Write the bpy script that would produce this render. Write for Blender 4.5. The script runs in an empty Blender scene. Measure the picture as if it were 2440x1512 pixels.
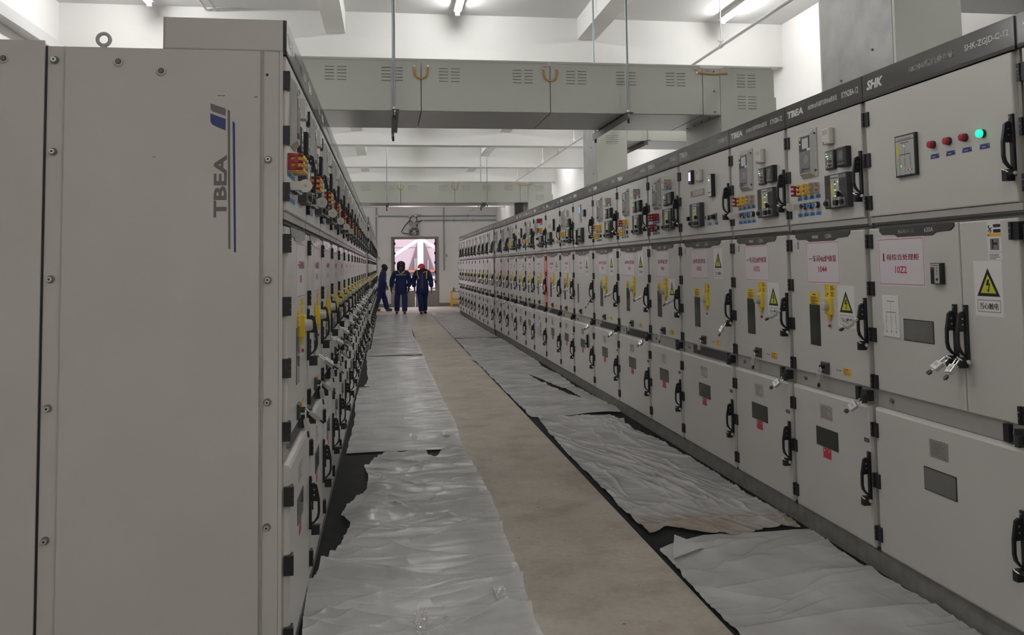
import bpy, math, random
import numpy as np
from mathutils import Vector, Matrix

random.seed(7)
SC = bpy.context.scene
COL = SC.collection

# ------------------------------------------------------------------ camera
EYE = 1.47
def camera():
    yaw, pitch, roll, f, py = .1493, .062, -.0138, 2000.0, 506.8035
    fw = np.array([math.sin(yaw), math.cos(yaw), 0]); r = np.array([math.cos(yaw), -math.sin(yaw), 0]); u = np.array([0, 0, 1.0])
    f2 = fw*math.cos(pitch)+u*math.sin(pitch); u2 = u*math.cos(pitch)-fw*math.sin(pitch)
    r3 = r*math.cos(roll)+u2*math.sin(roll); u3 = u2*math.cos(roll)-r*math.sin(roll)
    cd = bpy.data.cameras.new('camera'); cam = bpy.data.objects.new('camera', cd); COL.objects.link(cam)
    cam.matrix_world = Matrix(((r3[0], u3[0], -f2[0], 0), (r3[1], u3[1], -f2[1], 0), (r3[2], u3[2], -f2[2], EYE), (0, 0, 0, 1)))
    cd.sensor_width = 36; cd.lens = 36*f/2440; cd.shift_y = (py-756)/2440
    cd.clip_start = .05; cd.clip_end = 300
    SC.camera = cam
camera()

# ------------------------------------------------------------------ light and exposure
SC.view_settings.view_transform = 'Standard'
SC.view_settings.look = 'None'
SC.view_settings.gamma = 1
SC.view_settings.use_curve_mapping = False
SC.view_settings.exposure = 0.0
W = bpy.data.worlds.new('sky'); SC.world = W; W.use_nodes = True
W.node_tree.nodes['Background'].inputs[0].default_value = (1.0, .90, .96, 1)
W.node_tree.nodes['Background'].inputs[1].default_value = 6.6
TUBE = 69.0

# ------------------------------------------------------------------ materials
MATS = {}
def mat(name, col, rough=.5, metal=0, spec=.5, emit=None, es=0, bump=0, bscale=200, var=0, vscale=3, coat=0, alpha=1, trans=0):
    m = bpy.data.materials.new(name); m.use_nodes = True
    nt = m.node_tree; b = nt.nodes['Principled BSDF']
    b.inputs['Base Color'].default_value = (*col, 1); b.inputs['Roughness'].default_value = rough
    b.inputs['Metallic'].default_value = metal; b.inputs['Specular IOR Level'].default_value = spec
    if coat: b.inputs['Coat Weight'].default_value = coat
    if alpha < 1: b.inputs['Alpha'].default_value = alpha
    if trans: b.inputs['Transmission Weight'].default_value = trans
    if emit: b.inputs['Emission Color'].default_value = (*emit, 1); b.inputs['Emission Strength'].default_value = es
    if bump or var:
        tc = nt.nodes.new('ShaderNodeTexCoord')
    if bump:
        n = nt.nodes.new('ShaderNodeTexNoise'); n.inputs['Scale'].default_value = bscale; n.inputs['Detail'].default_value = 2
        bp = nt.nodes.new('ShaderNodeBump'); bp.inputs['Strength'].default_value = bump; bp.inputs['Distance'].default_value = .002
        nt.links.new(tc.outputs['Object'], n.inputs['Vector']); nt.links.new(n.outputs['Fac'], bp.inputs['Height']); nt.links.new(bp.outputs['Normal'], b.inputs['Normal'])
    if var:
        n = nt.nodes.new('ShaderNodeTexNoise'); n.inputs['Scale'].default_value = vscale; n.inputs['Detail'].default_value = 5
        r = nt.nodes.new('ShaderNodeValToRGB')
        r.color_ramp.elements[0].position = .3; r.color_ramp.elements[1].position = .7
        r.color_ramp.elements[0].color = (*[c*(1-var) for c in col], 1); r.color_ramp.elements[1].color = (*[min(1, c*(1+var*.6)) for c in col], 1)
        nt.links.new(tc.outputs['Object'], n.inputs['Vector']); nt.links.new(n.outputs['Fac'], r.inputs['Fac']); nt.links.new(r.outputs['Color'], b.inputs['Base Color'])
    MATS[name] = m
    return m
mat('paint', (.56, .545, .522), .3, bump=.12, bscale=420)
mat('paint_side', (.56, .545, .522), .5, bump=.12, bscale=420, var=.05, vscale=2)
mat('duct_paint', (.525, .535, .488), .4, bump=.08, bscale=300)
mat('zinc', (.36, .36, .35), .45, .5, var=.15, vscale=8)
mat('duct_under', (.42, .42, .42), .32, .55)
mat('post', (.27, .255, .235), .6)  # frame posts darkened to put the shade of the door seams into colour
mat('rail', (.40, .39, .37), .5, .2)
mat('plinth', (.24, .234, .228), .75, var=.22, vscale=14, bump=.3, bscale=120)
mat('sign', (.075, .073, .07), .16)
mat('gap_shade', (.02, .02, .02), .5)
mat('white_ink', (.62, .62, .6), .5)
mat('black', (.012, .014, .017), .38)
mat('black2', (.03, .03, .032), .5)
mat('rubber', (.014, .014, .015), .75, spec=.2, var=.3, vscale=6)
mat('dark_panel', (.04, .04, .043), .45)
mat('win', (.02, .024, .02), .12)
mat('grey_plastic', (.42, .42, .4), .4)
mat('light_plastic', (.62, .6, .55), .4)
mat('mid_grey', (.17, .175, .18), .4)
mat('steel', (.62, .62, .6), .28, .9)
mat('chrome', (.8, .8, .8), .1, 1)
mat('brass', (.5, .38, .14), .35, .8)
mat('paper', (.66, .61, .645), .55)
mat('paper_white', (.72, .71, .7), .5)
mat('red_ink', (.45, .012, .04), .5)
mat('black_ink', (.012, .01, .012), .5)
mat('yellow', (.72, .52, .03), .45)
mat('warn_yellow', (.52, .55, .04), .45)
mat('orange', (.75, .4, .04), .5)
mat('red', (.38, .018, .03), .4)
mat('tag_red', (.42, .03, .06), .45)
mat('tape_red', (.75, .09, .09), .45)
mat('blue', (.03, .17, .45), .4)
mat('navy_label', (.02, .035, .16), .4)
mat('logo_blue', (.02, .035, .16), .4)
mat('logo_grey', (.14, .135, .13), .45)
mat('pad_yellow', (.75, .5, .1), .4)
mat('pad_red', (.3, .02, .03), .4)
mat('pad_grey', (.42, .36, .3), .4)
mat('clear', (.8, .8, .78), .1, alpha=.45, spec=.7)
mat('screen', (.5, .52, .54), .25)
mat('screen_dark', (.1, .115, .12), .25)
mat('led_green', (.1, .6, .1), .4, emit=(.15, 1, .2), es=2.2)
mat('led_lime', (.3, .7, .1), .4, emit=(.35, 1, .1), es=1.2)
mat('led_red', (.7, .05, .1), .4, emit=(1, .1, .2), es=1.6)
mat('led_pink', (.8, .1, .3), .4, emit=(1, .06, .22), es=1.5)
mat('led_white', (.9, .9, .9), .4, emit=(.9, .95, 1), es=1.6)
mat('lamp_green', (.05, .8, .3), .3, emit=(.0, 1, .3), es=2.0)
mat('screen_blue', (.05, .2, .8), .3, emit=(.06, .3, 1), es=1.6)
mat('screen_lav', (.7, .7, .9), .3, emit=(.7, .7, 1), es=.9)
mat('wall', (.82, .81, .80), .85, bump=.1, bscale=60)
mat('ceiling_paint', (.70, .695, .685), .9)
mat('beam_paint', (.82, .815, .80), .9)
mat('skirting', (.22, .21, .2), .6)
mat('pipe_white', (.62, .62, .62), .4)
mat('galv', (.30, .34, .36), .45, .5)
mat('galv_dark', (.20, .20, .20), .5, .4)
mat('door_frame', (.24, .23, .23), .5)
mat('board', (.28, .26, .25), .5)
mat('tube', (1, 1, 1), .5, emit=(1, .985, .965), es=TUBE)
mat('housing', (.7, .7, .7), .4)
mat('tan', (.5, .32, .1), .5)
mat('cloth_navy', (.009, .018, .085), .85)
mat('cloth_navy2', (.010, .022, .11), .85)
mat('cloth_yellow', (.55, .38, .05), .8)
mat('cloth_grey', (.35, .36, .36), .6)
mat('skin', (.16, .085, .06), .6)
mat('hat_red', (.45, .015, .03), .35)
mat('hat_black', (.012, .011, .012), .8)
mat('shoe_dark', (.035, .028, .025), .7)
mat('shoe_tan', (.13, .10, .08), .7)
mat('glove', (.015, .015, .016), .8)
mat('stool_yellow', (.78, .42, .02), .45)
mat('green_glass', (.05, .28, .2), .25)
mat('facade', (.165, .138, .152), .6)
mat('facade_line', (.10, .082, .092), .6)
mat('ext_white', (.34, .32, .335), .5)
mat('ext_dark', (.05, .036, .043), .7)
mat('ext_orange', (.16, .05, .014), .6)
mat('ground', (.3, .29, .28), .9)
mat('tape_clear', (.75, .75, .75), .08, alpha=.55, spec=.8)
mat('dirt', (.035, .035, .03), .8)

def floor_mat():
    m = bpy.data.materials.new('floor'); m.use_nodes = True; nt = m.node_tree; b = nt.nodes['Principled BSDF']
    tc = nt.nodes.new('ShaderNodeTexCoord')
    def noise(s, d, sx=1):
        mp = nt.nodes.new('ShaderNodeMapping'); mp.inputs['Scale'].default_value = (1, sx, 1)
        n = nt.nodes.new('ShaderNodeTexNoise'); n.inputs['Scale'].default_value = s; n.inputs['Detail'].default_value = d; n.inputs['Roughness'].default_value = .62
        nt.links.new(tc.outputs['Object'], mp.inputs['Vector']); nt.links.new(mp.outputs['Vector'], n.inputs['Vector']); return n
    n1 = noise(1.6, 8); n2 = noise(30, 5); n3 = noise(2.6, 6)
    r1 = nt.nodes.new('ShaderNodeValToRGB'); e = r1.color_ramp.elements
    e[0].position = .3; e[0].color = (.44, .395, .335, 1); e[1].position = .66; e[1].color = (.585, .535, .46, 1)
    r2 = nt.nodes.new('ShaderNodeValToRGB'); e = r2.color_ramp.elements
    e[0].position = .35; e[0].color = (.88, .88, .88, 1); e[1].position = .6; e[1].color = (1, 1, 1, 1)
    r3 = nt.nodes.new('ShaderNodeValToRGB'); e = r3.color_ramp.elements
    e[0].position = .36; e[0].color = (.80, .78, .76, 1); e[1].position = .52; e[1].color = (1, 1, 1, 1)
    mx = nt.nodes.new('ShaderNodeMixRGB'); mx.blend_type = 'MULTIPLY'; mx.inputs[0].default_value = 1
    mx2 = nt.nodes.new('ShaderNodeMixRGB'); mx2.blend_type = 'MULTIPLY'; mx2.inputs[0].default_value = 1
    nt.links.new(n1.outputs['Fac'], r1.inputs[0]); nt.links.new(n2.outputs['Fac'], r2.inputs[0]); nt.links.new(n3.outputs['Fac'], r3.inputs[0])
    nt.links.new(r1.outputs[0], mx.inputs[1]); nt.links.new(r2.outputs[0], mx.inputs[2])
    nt.links.new(mx.outputs[0], mx2.inputs[1]); nt.links.new(r3.outputs[0], mx2.inputs[2]); nt.links.new(mx2.outputs[0], b.inputs['Base Color'])
    b.inputs['Roughness'].default_value = .55; b.inputs['Specular IOR Level'].default_value = .3
    MATS['floor'] = m
floor_mat()
def film_mat(name, dirty):
    m = bpy.data.materials.new(name); m.use_nodes = True; nt = m.node_tree; b = nt.nodes['Principled BSDF']; out = nt.nodes['Material Output']
    b.inputs['Base Color'].default_value = (.80, .80, .795, 1); b.inputs['Roughness'].default_value = .24; b.inputs['Specular IOR Level'].default_value = .6
    tr = nt.nodes.new('ShaderNodeBsdfTransparent'); tr.inputs[0].default_value = (.92, .92, .92, 1)
    tl = nt.nodes.new('ShaderNodeBsdfTranslucent'); tl.inputs[0].default_value = (.6, .6, .6, 1)
    m1 = nt.nodes.new('ShaderNodeMixShader'); m1.inputs[0].default_value = .15
    m2 = nt.nodes.new('ShaderNodeMixShader')
    tc = nt.nodes.new('ShaderNodeTexCoord'); n = nt.nodes.new('ShaderNodeTexNoise'); n.inputs['Scale'].default_value = 3.5; n.inputs['Detail'].default_value = 5
    mr = nt.nodes.new('ShaderNodeMapRange'); mr.inputs['From Min'].default_value = .3; mr.inputs['From Max'].default_value = .7; mr.inputs['To Min'].default_value = .34; mr.inputs['To Max'].default_value = .14
    nt.links.new(tc.outputs['Object'], n.inputs['Vector']); nt.links.new(n.outputs['Fac'], mr.inputs['Value']); nt.links.new(mr.outputs['Result'], m2.inputs[0])
    if dirty:
        n2 = nt.nodes.new('ShaderNodeTexNoise'); n2.inputs['Scale'].default_value = 5; n2.inputs['Detail'].default_value = 6
        sp = nt.nodes.new('ShaderNodeSeparateXYZ'); mr2 = nt.nodes.new('ShaderNodeMapRange')
        mr2.inputs['From Min'].default_value = 5.15; mr2.inputs['From Max'].default_value = 4.55
        mu = nt.nodes.new('ShaderNodeMath'); mu.operation = 'MULTIPLY'
        r = nt.nodes.new('ShaderNodeValToRGB'); r.color_ramp.elements[0].position = .28; r.color_ramp.elements[0].color = (.80, .80, .795, 1); r.color_ramp.elements[1].position = .5; r.color_ramp.elements[1].color = (.57, .49, .395, 1)
        nt.links.new(tc.outputs['Object'], n2.inputs['Vector']); nt.links.new(tc.outputs['Object'], sp.inputs[0]); nt.links.new(sp.outputs['Y'], mr2.inputs['Value'])
        nt.links.new(n2.outputs['Fac'], mu.inputs[0]); nt.links.new(mr2.outputs['Result'], mu.inputs[1]); nt.links.new(mu.outputs[0], r.inputs[0]); nt.links.new(r.outputs[0], b.inputs['Base Color'])
    nt.links.new(b.outputs[0], m1.inputs[1]); nt.links.new(tl.outputs[0], m1.inputs[2]); nt.links.new(m1.outputs[0], m2.inputs[1]); nt.links.new(tr.outputs[0], m2.inputs[2]); nt.links.new(m2.outputs[0], out.inputs['Surface'])
    MATS[name] = m
film_mat('film', False); film_mat('film_dirty', True)

# ------------------------------------------------------------------ mesh builder
_TXT = {}
def glyphs(body, bold=0, shear=0):
    k = (body, bold, shear)
    if k not in _TXT:
        c = bpy.data.curves.new('lettering', 'FONT'); c.body = body; c.offset = bold; c.shear = shear; c.resolution_u = 2
        o = bpy.data.objects.new('lettering', c); COL.objects.link(o)
        dg = bpy.context.evaluated_depsgraph_get(); me = bpy.data.meshes.new_from_object(o.evaluated_get(dg))
        v = np.array([[p.co.x, p.co.y] for p in me.vertices]); f = [tuple(p.vertices) for p in me.polygons]
        bpy.data.objects.remove(o); bpy.data.curves.remove(c); bpy.data.meshes.remove(me)
        lo, hi = v.min(0), v.max(0); v = (v-(lo+hi)/2)
        _TXT[k] = (v, f, hi-lo)
    return _TXT[k]

class MB:
    def __init__(s): s.v = []; s.f = []; s.m = []; s.s = []
    def add(s, vs, fs, m, sm=False):
        o = len(s.v); s.v += [tuple(p) for p in vs]
        for f in fs: s.f.append(tuple(i+o for i in f)); s.m.append(m); s.s.append(sm)
        return s
    def box(s, x0, x1, y0, y1, z0, z1, m):
        x0, x1 = sorted((x0, x1)); y0, y1 = sorted((y0, y1)); z0, z1 = sorted((z0, z1))
        v = [(x0, y0, z0), (x1, y0, z0), (x1, y1, z0), (x0, y1, z0), (x0, y0, z1), (x1, y0, z1), (x1, y1, z1), (x0, y1, z1)]
        return s.add(v, [(0, 3, 2, 1), (4, 5, 6, 7), (0, 1, 5, 4), (1, 2, 6, 5), (2, 3, 7, 6), (3, 0, 4, 7)], m)
    def panel(s, x0, x1, z0, z1, yb, yf, c, m, cd=None):
        """sheet-metal pan: back at yb, front at yf (yf<yb), front edges chamfered by c"""
        cd = c if cd is None else cd
        v = []
        for (a, y) in ((0, yb), (0, yf+cd), (c*.35, yf+cd*.3), (c, yf)):
            v += [(x0+a, y, z0+a), (x1-a, y, z0+a), (x1-a, y, z1-a), (x0+a, y, z1-a)]
        f = [(12, 13, 14, 15), (3, 2, 1, 0)]
        for k in range(3):
            for i in range(4):
                j = (i+1) % 4; f.append((4*k+i, 4*k+j, 4*k+4+j, 4*k+4+i))
        return s.add(v, f, m)
    def cyl(s, p0, p1, r, m, n=14, r1=None, caps=True):
        p0 = Vector(p0); p1 = Vector(p1); d = (p1-p0).normalized(); a = d.orthogonal().normalized(); b = d.cross(a)
        r1 = r if r1 is None else r1; v = []
        for p, rr in ((p0, r), (p1, r1)):
            for i in range(n):
                t = 2*math.pi*i/n; v.append(p+(a*math.cos(t)+b*math.sin(t))*rr)
        s.add(v, [(i, (i+1) % n, n+(i+1) % n, n+i) for i in range(n)], m, True)
        if caps: s.add(v, [tuple(range(n-1, -1, -1)), tuple(range(n, 2*n))], m)
        return s
    def tube(s, pts, r, m, n=8):
        pts = [Vector(p) for p in pts]; v = []; a = None
        for i, p in enumerate(pts):
            d = (pts[min(i+1, len(pts)-1)]-pts[max(i-1, 0)]).normalized()
            a = d.orthogonal().normalized() if a is None else (a-d*a.dot(d)).normalized()
            b = d.cross(a); rr = r[i] if isinstance(r, (list, tuple)) else r
            for k in range(n):
                t = 2*math.pi*k/n; v.append(p+(a*math.cos(t)+b*math.sin(t))*rr)
        f = []
        for i in range(len(pts)-1):
            for k in range(n): f.append((i*n+k, i*n+(k+1) % n, (i+1)*n+(k+1) % n, (i+1)*n+k))
        s.add(v, f, m, True)
        e = (len(pts)-1)*n
        return s.add(v, [tuple(range(n-1, -1, -1)), tuple(range(e, e+n))], m)
    def prism(s, poly, axis, a0, a1, m):
        mk = {'x': lambda p, a: (a, p[0], p[1]), 'y': lambda p, a: (p[0], a, p[1]), 'z': lambda p, a: (p[0], p[1], a)}[axis]
        n = len(poly); v = [mk(p, a0) for p in poly]+[mk(p, a1) for p in poly]
        return s.add(v, [tuple(range(n)), tuple(range(2*n-1, n-1, -1))]+[(i, n+i, n+(i+1) % n, (i+1) % n) for i in range(n)], m)
    def sphere(s, c, r, m, n=12, k=8, sc=(1, 1, 1)):
        v = []; f = []
        for i in range(k+1):
            ph = math.pi*i/k
            for j in range(n):
                t = 2*math.pi*j/n; v.append((c[0]+r*sc[0]*math.sin(ph)*math.cos(t), c[1]+r*sc[1]*math.sin(ph)*math.sin(t), c[2]+r*sc[2]*math.cos(ph)))
        for i in range(k):
            for j in range(n): f.append((i*n+j, (i+1)*n+j, (i+1)*n+(j+1) % n, i*n+(j+1) % n))
        return s.add(v, f, m, True)
    def poly(s, pts, m): return s.add(pts, [tuple(range(len(pts)))], m)
    def rect(s, x0, x1, z0, z1, y, m): return s.poly([(x0, y, z0), (x1, y, z0), (x1, y, z1), (x0, y, z1)], m)
    def frame(s, x0, x1, z0, z1, t, y, m):
        s.rect(x0, x1, z0, z0+t, y, m); s.rect(x0, x1, z1-t, z1, y, m); s.rect(x0, x0+t, z0+t, z1-t, y, m); return s.rect(x1-t, x1, z0+t, z1-t, y, m)
    def text(s, body, cx, cz, h, y, m, w=None, bold=0, shear=0, fn=None):
        if any(ord(ch) > 127 for ch in body): bold = 0
        v, f, sz = glyphs(body, bold, shear); k = h/sz[1]; kx = k if w is None else w/sz[0]
        fn = fn or (lambda a, b: (cx+a, y, cz+b))
        if any(ord(ch) > 127 for ch in body):
            for dx in (-.028, .028): s.add([fn(p[0]*kx+dx*h, p[1]*k) for p in v], f, m)
            return s
        return s.add([fn(p[0]*kx, p[1]*k) for p in v], f, m)
    def lines(s, x0, x1, z0, z1, n, y, m, rnd=True, fill=.5):
        st = (z1-z0)/n
        for i in range(n):
            e = x1 if not rnd else x0+(x1-x0)*random.uniform(.55, 1); s.rect(x0, e, z0+st*i, z0+st*(i+fill), y, m)
        return s
    def mesh(s, name):
        me = bpy.data.meshes.new(name); me.from_pydata(s.v, [], s.f)
        names = []
        for m in s.m:
            if m not in names: names.append(m)
        for n in names: me.materials.append(MATS[n])
        me.polygons.foreach_set('material_index', [names.index(m) for m in s.m]); me.polygons.foreach_set('use_smooth', s.s)
        me.update(); return me
    def obj(s, name, parent=None, loc=None): return inst(name, s.mesh(name), parent, loc)

def inst(name, me, parent=None, loc=None, rot=None, mw=None):
    o = bpy.data.objects.new(name, me); COL.objects.link(o)
    if parent: o.parent = parent
    if loc: o.location = loc
    if rot: o.rotation_euler = rot
    return o
def tag(o, label, cat, group=None, kind=None):
    if label: o['label'] = label
    if cat: o['category'] = cat
    if group: o['group'] = group
    if kind: o['kind'] = kind
    return o
def thing(name, label, cat, loc=(0, 0, 0), rz=0, group=None):
    o = bpy.data.objects.new(name, None); COL.objects.link(o); o.location = loc; o.rotation_euler = (0, 0, rz); o.empty_display_size = .1
    return tag(o, label, cat, group)
def struct(name, mb, parent=None):
    o = mb.obj(name, parent)
    if not parent: o['kind'] = 'structure'
    return o

# ------------------------------------------------------------------ room shell
XL, XR, YN, YF, ZC = -2.96, 4.09, -5.0, 31.0, 3.93
DX0, DX1, DZ = .26, 1.83, 2.47
fl = MB().box(XL-.2, XR+.2, YN-.2, YF+.24, -.2, 0, 'floor')
for yj in (4.95, 8.6, 12.4, 17.0): fl.poly([(.55, yj, .0006), (1.4, yj-.04, .0006), (1.4, yj-.038, .0006), (.55, yj+.002, .0006)], 'skirting')
for i in range(60):
    x, y, r = random.uniform(.62, 1.32), 2.6+13*random.random()**1.6, random.uniform(.0015, .005); fl.poly([(x-r*random.uniform(1, 4), y, .0006), (x, y-r, .0006), (x+r*random.uniform(1, 3), y, .0006), (x, y+r, .0006)], 'dirt' if i % 3 else 'paper_white')
struct('floor', fl)
struct('ceiling', MB().box(XL-.2, XR+.2, YN-.2, YF+.24, ZC, ZC+.2, 'ceiling_paint'))
struct('wall_left', MB().box(XL-.2, XL, YN, YF, 0, ZC, 'wall'))
struct('wall_right', MB().box(XR, XR+.2, YN, YF, 0, ZC, 'wall'))
struct('wall_near', MB().box(XL, XR, YN-.2, YN, 0, ZC, 'wall'))
struct('wall_far', MB().box(XL, DX0, YF, YF+.24, 0, ZC, 'wall').box(DX1, XR, YF, YF+.24, 0, ZC, 'wall').box(DX0, DX1, YF, YF+.24, DZ, ZC, 'wall'))
struct('baseboard_far', MB().box(XL, DX0-.09, YF-.02, YF, 0, .12, 'skirting').box(DX1+.09, XR, YF-.02, YF, 0, .12, 'skirting'))
for i, y in enumerate((-.7, 2.25, 5.18, 8.1, 11.0, 13.95, 17.05, 20.0, 22.9, 25.8, 28.7)):
    struct('trim_%d' % (i+1), MB().box(XL, XR, y, y+.25, 3.485, ZC, 'beam_paint'))
BY = [-5, -.7, 2.25, 5.18, 8.1, 11.0, 13.95, 17.05, 20.0, 22.9, 25.8, 28.7, 31.0]
k = 12
for a, b in zip(BY[:-1], BY[1:]):
    for x in (-.565, 1.906):
        struct('trim_%d' % k, MB().box(x, x+.185, a+(.25 if a > -5 else 0), b, 3.715, ZC, 'beam_paint')); k += 1
# door in the far wall: frame with hinges, opening to the yard
d = MB().box(DX0-.08, DX0, YF-.03, YF+.26, 0, DZ+.08, 'door_frame').box(DX1, DX1+.08, YF-.03, YF+.26, 0, DZ+.08, 'door_frame').box(DX0, DX1, YF-.03, YF+.26, DZ, DZ+.08, 'door_frame')
d.box(DX0, DX0+.05, YF+.1, YF+.26, 0, DZ, 'door_frame').box(DX1-.05, DX1, YF+.1, YF+.26, 0, DZ, 'door_frame')
dr = struct('door_1', d)
h = MB()
for z in (.9, 1.25, 1.6, 1.95, 2.3):
    for x in (DX0+.055, DX1-.055): h.box(x-.022, x+.022, YF+.03, YF+.1, z-.045, z+.045, 'black')
h.obj('hinge', dr)

# ------------------------------------------------------------------ fluorescent lamps; unseen rows added to brighten end panel, floor and far wall
hm = MB().box(-.035, .035, 0, 1.25, .02, .07, 'housing').box(-.02, .02, 0, .03, -.02, .02, 'housing').box(-.02, .02, 1.22, 1.25, -.02, .02, 'housing').mesh('lamp_housing')
tm = MB().cyl((0, .03, 0), (0, 1.22, 0), .018, 'tube', 12).mesh('lamp_tube')
for ye, wh in ((-3.4, 'added as fill, farthest behind the viewer'), (-1.1, 'behind the viewer'), (1.6, 'added as fill, above the viewer'), (4.6, 'just before the nearer busbar duct'), (7.85, 'in front of the nearest beam in view'), (10.6, 'hidden behind the nearer busbar duct'), (13.3, 'added as fill, first past the nearer busbar duct'), (16.3, 'before the farther busbar duct'), (19.2, 'added as fill, first past the farther busbar duct'), (22.1, 'added as fill, second past the farther busbar duct'), (25.1, 'third past the farther busbar duct'), (29.4, 'added as fill, last before the far door')):  # farthest-back, overhead and most rows past the ducts are added fill light
    for x, sd in ((-2.1, 'left'), (.68, 'centre'), (3.33, 'right')):
        if ye == 1.6 and x != .68 or ye == -3.4 and x == .68: continue
        t = thing('fluorescent_lamp', 'tube lamp on the ceiling %s, %s lamp' % (wh, sd), 'lamp', (x, ye-1.25, 3.86), 0, 'ceiling tube lamps')
        inst('lamp_housing', hm, t); inst('lamp_tube', tm, t)

# ------------------------------------------------------------------ switchgear parts (local: x along the row, -y out of the door, z up)
D = -.016                                              # face of the middle doors
FACE = {'upper_door': -.010, 'middle_door': -.016, 'side_door': -.016, 'bottom_door': -.026}
def m_hinge():
    b = MB().box(-.010, .036, .02, -.009, -.033, .033, 'black')
    b.box(-.010, .004, -.009, -.014, -.033, -.012, 'black').box(-.010, .004, -.009, -.014, -.009, .009, 'black').box(-.010, .004, -.009, -.014, .012, .033, 'black')
    return b.rect(-.006, .001, .011, .0125, -.0142, 'steel').mesh('hinge')
def m_handle():
    b = MB().panel(-.009, .011, -.225, .0, 0, -.011, .002, 'black')
    pr = [(-.010, -.032), (-.020, -.026), (-.034, -.036), (-.046, -.10), (-.047, -.155), (-.042, -.178), (-.024, -.198), (-.010, -.206), (-.010, -.199), (-.020, -.191), (-.032, -.174), (-.037, -.153), (-.036, -.106), (-.010, -.104)]
    v = []; n = len(pr)
    b.prism(pr, 'x', -.009, .003, 'black')
    b.box(-.013, .011, -.01, -.045, -.248, -.206, 'black').cyl((.012, -.022, -.222), (.03, -.022, -.222), .009, 'chrome', 12).tube([(-.004, -.047, -.205), (.006, -.05, -.208), (.014, -.04, -.216)], .0035, 'chrome', 6)
    for z in (-.055, -.078): b.cyl((.003, -.022, z), (.0042, -.022, z), .0035, 'steel', 8).cyl((-.0102, -.022, z), (-.009, -.022, z), .0035, 'steel', 8)
    b.cyl((0, -.012, -.012), (0, -.0135, -.012), .0045, 'mid_grey', 10)
    return b.mesh('handle')
def m_relay():
    b = MB().box(-.085, .085, 0, -.006, -.132, .128, 'grey_plastic')
    b.add([(-.078, -.006, -.13), (.062, -.006, -.13), (.062, -.006, .125), (-.078, -.006, .125), (-.070, -.026, -.112), (.050, -.026, -.112), (.050, -.026, .098), (-.070, -.026, .098)],
          [(4, 5, 6, 7), (0, 1, 5, 4), (1, 2, 6, 5), (2, 3, 7, 6), (3, 0, 4, 7)], 'grey_plastic')
    b.rect(-.068, .048, -.106, .093, -.0265, 'dark_panel').rect(-.066, .046, -.106, .012, -.0268, 'mid_grey')
    b.rect(-.034, .034, .026, .082, -.027, 'screen').rect(.018, .05, .012, .024, -.0272, 'paper_white').rect(-.04, .03, .086, .089, -.027, 'mid_grey')
    for z, c in ((.086, 'led_green'), (.078, 'led_red'), (.055, 'led_green')): b.rect(-.059, -.05, z-.002, z+.002, -.0275, c)
    for i in range(14):
        t = 2*math.pi*i/14; b.rect(.006+.019*math.cos(t)-.002, .006+.019*math.cos(t)+.002, -.035+.019*math.sin(t)-.004, -.035+.019*math.sin(t)+.004, -.0272, 'grey_plastic')
    b.frame(-.004, .016, -.043, -.027, .003, -.0272, 'grey_plastic')
    b.box(-.055, -.03, -.0265, -.034, -.098, -.08, 'mid_grey').rect(-.028, .04, -.09, -.083, -.0272, 'dark_panel')
    for z in (.1, -.1): b.cyl((.072, -.006, z), (.072, -.013, z), .005, 'black', 8)
    return b.mesh('protection_relay')
def m_ctl():
    b = MB().panel(-.042, .042, -.05, .05, 0, -.018, .004, 'black').rect(-.034, .034, -.042, .042, -.0183, 'mid_grey')
    for x, z, c in ((-.028, .034, 'led_green'), (-.028, .02, 'led_white'), (-.016, .02, 'led_white'), (-.015, .008, 'led_green'), (-.015, -.016, 'led_red'), (-.028, -.03, 'led_red')): b.rect(x-.003, x+.003, z-.003, z+.003, -.0186, c)
    for x in (0, .017):
        for z in (-.008, -.03): b.cyl((x, -.018, z), (x, -.02, z), .006, 'black2', 10)
    return b.rect(.01, .022, .014, .026, -.0186, 'warn_yellow').mesh('temperature_controller')
def m_meter():
    b = MB().panel(-.044, .044, -.05, .05, 0, -.032, .006, 'black').rect(-.03, .03, -.022, .036, -.0323, 'dark_panel').rect(-.02, .02, -.014, .03, -.0326, 'screen_dark')
    for i in range(4): b.rect(-.026+i*.014, -.019+i*.014, -.037, -.033, -.0325, 'steel')
    return b.mesh('power_meter')
def m_box():
    b = MB().box(-.035, .035, 0, -.012, -.038, .04, 'grey_plastic').panel(-.037, .037, -.04, .042, -.012, -.034, .004, 'light_plastic').rect(-.026, .026, .008, .032, -.0343, 'grey_plastic')
    return b.cyl((-.02, -.034, -.03), (-.02, -.0355, -.03), .004, 'black', 8).lines(0, .022, -.033, -.028, 1, -.0343, 'mid_grey').mesh('relay_test_box')
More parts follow.
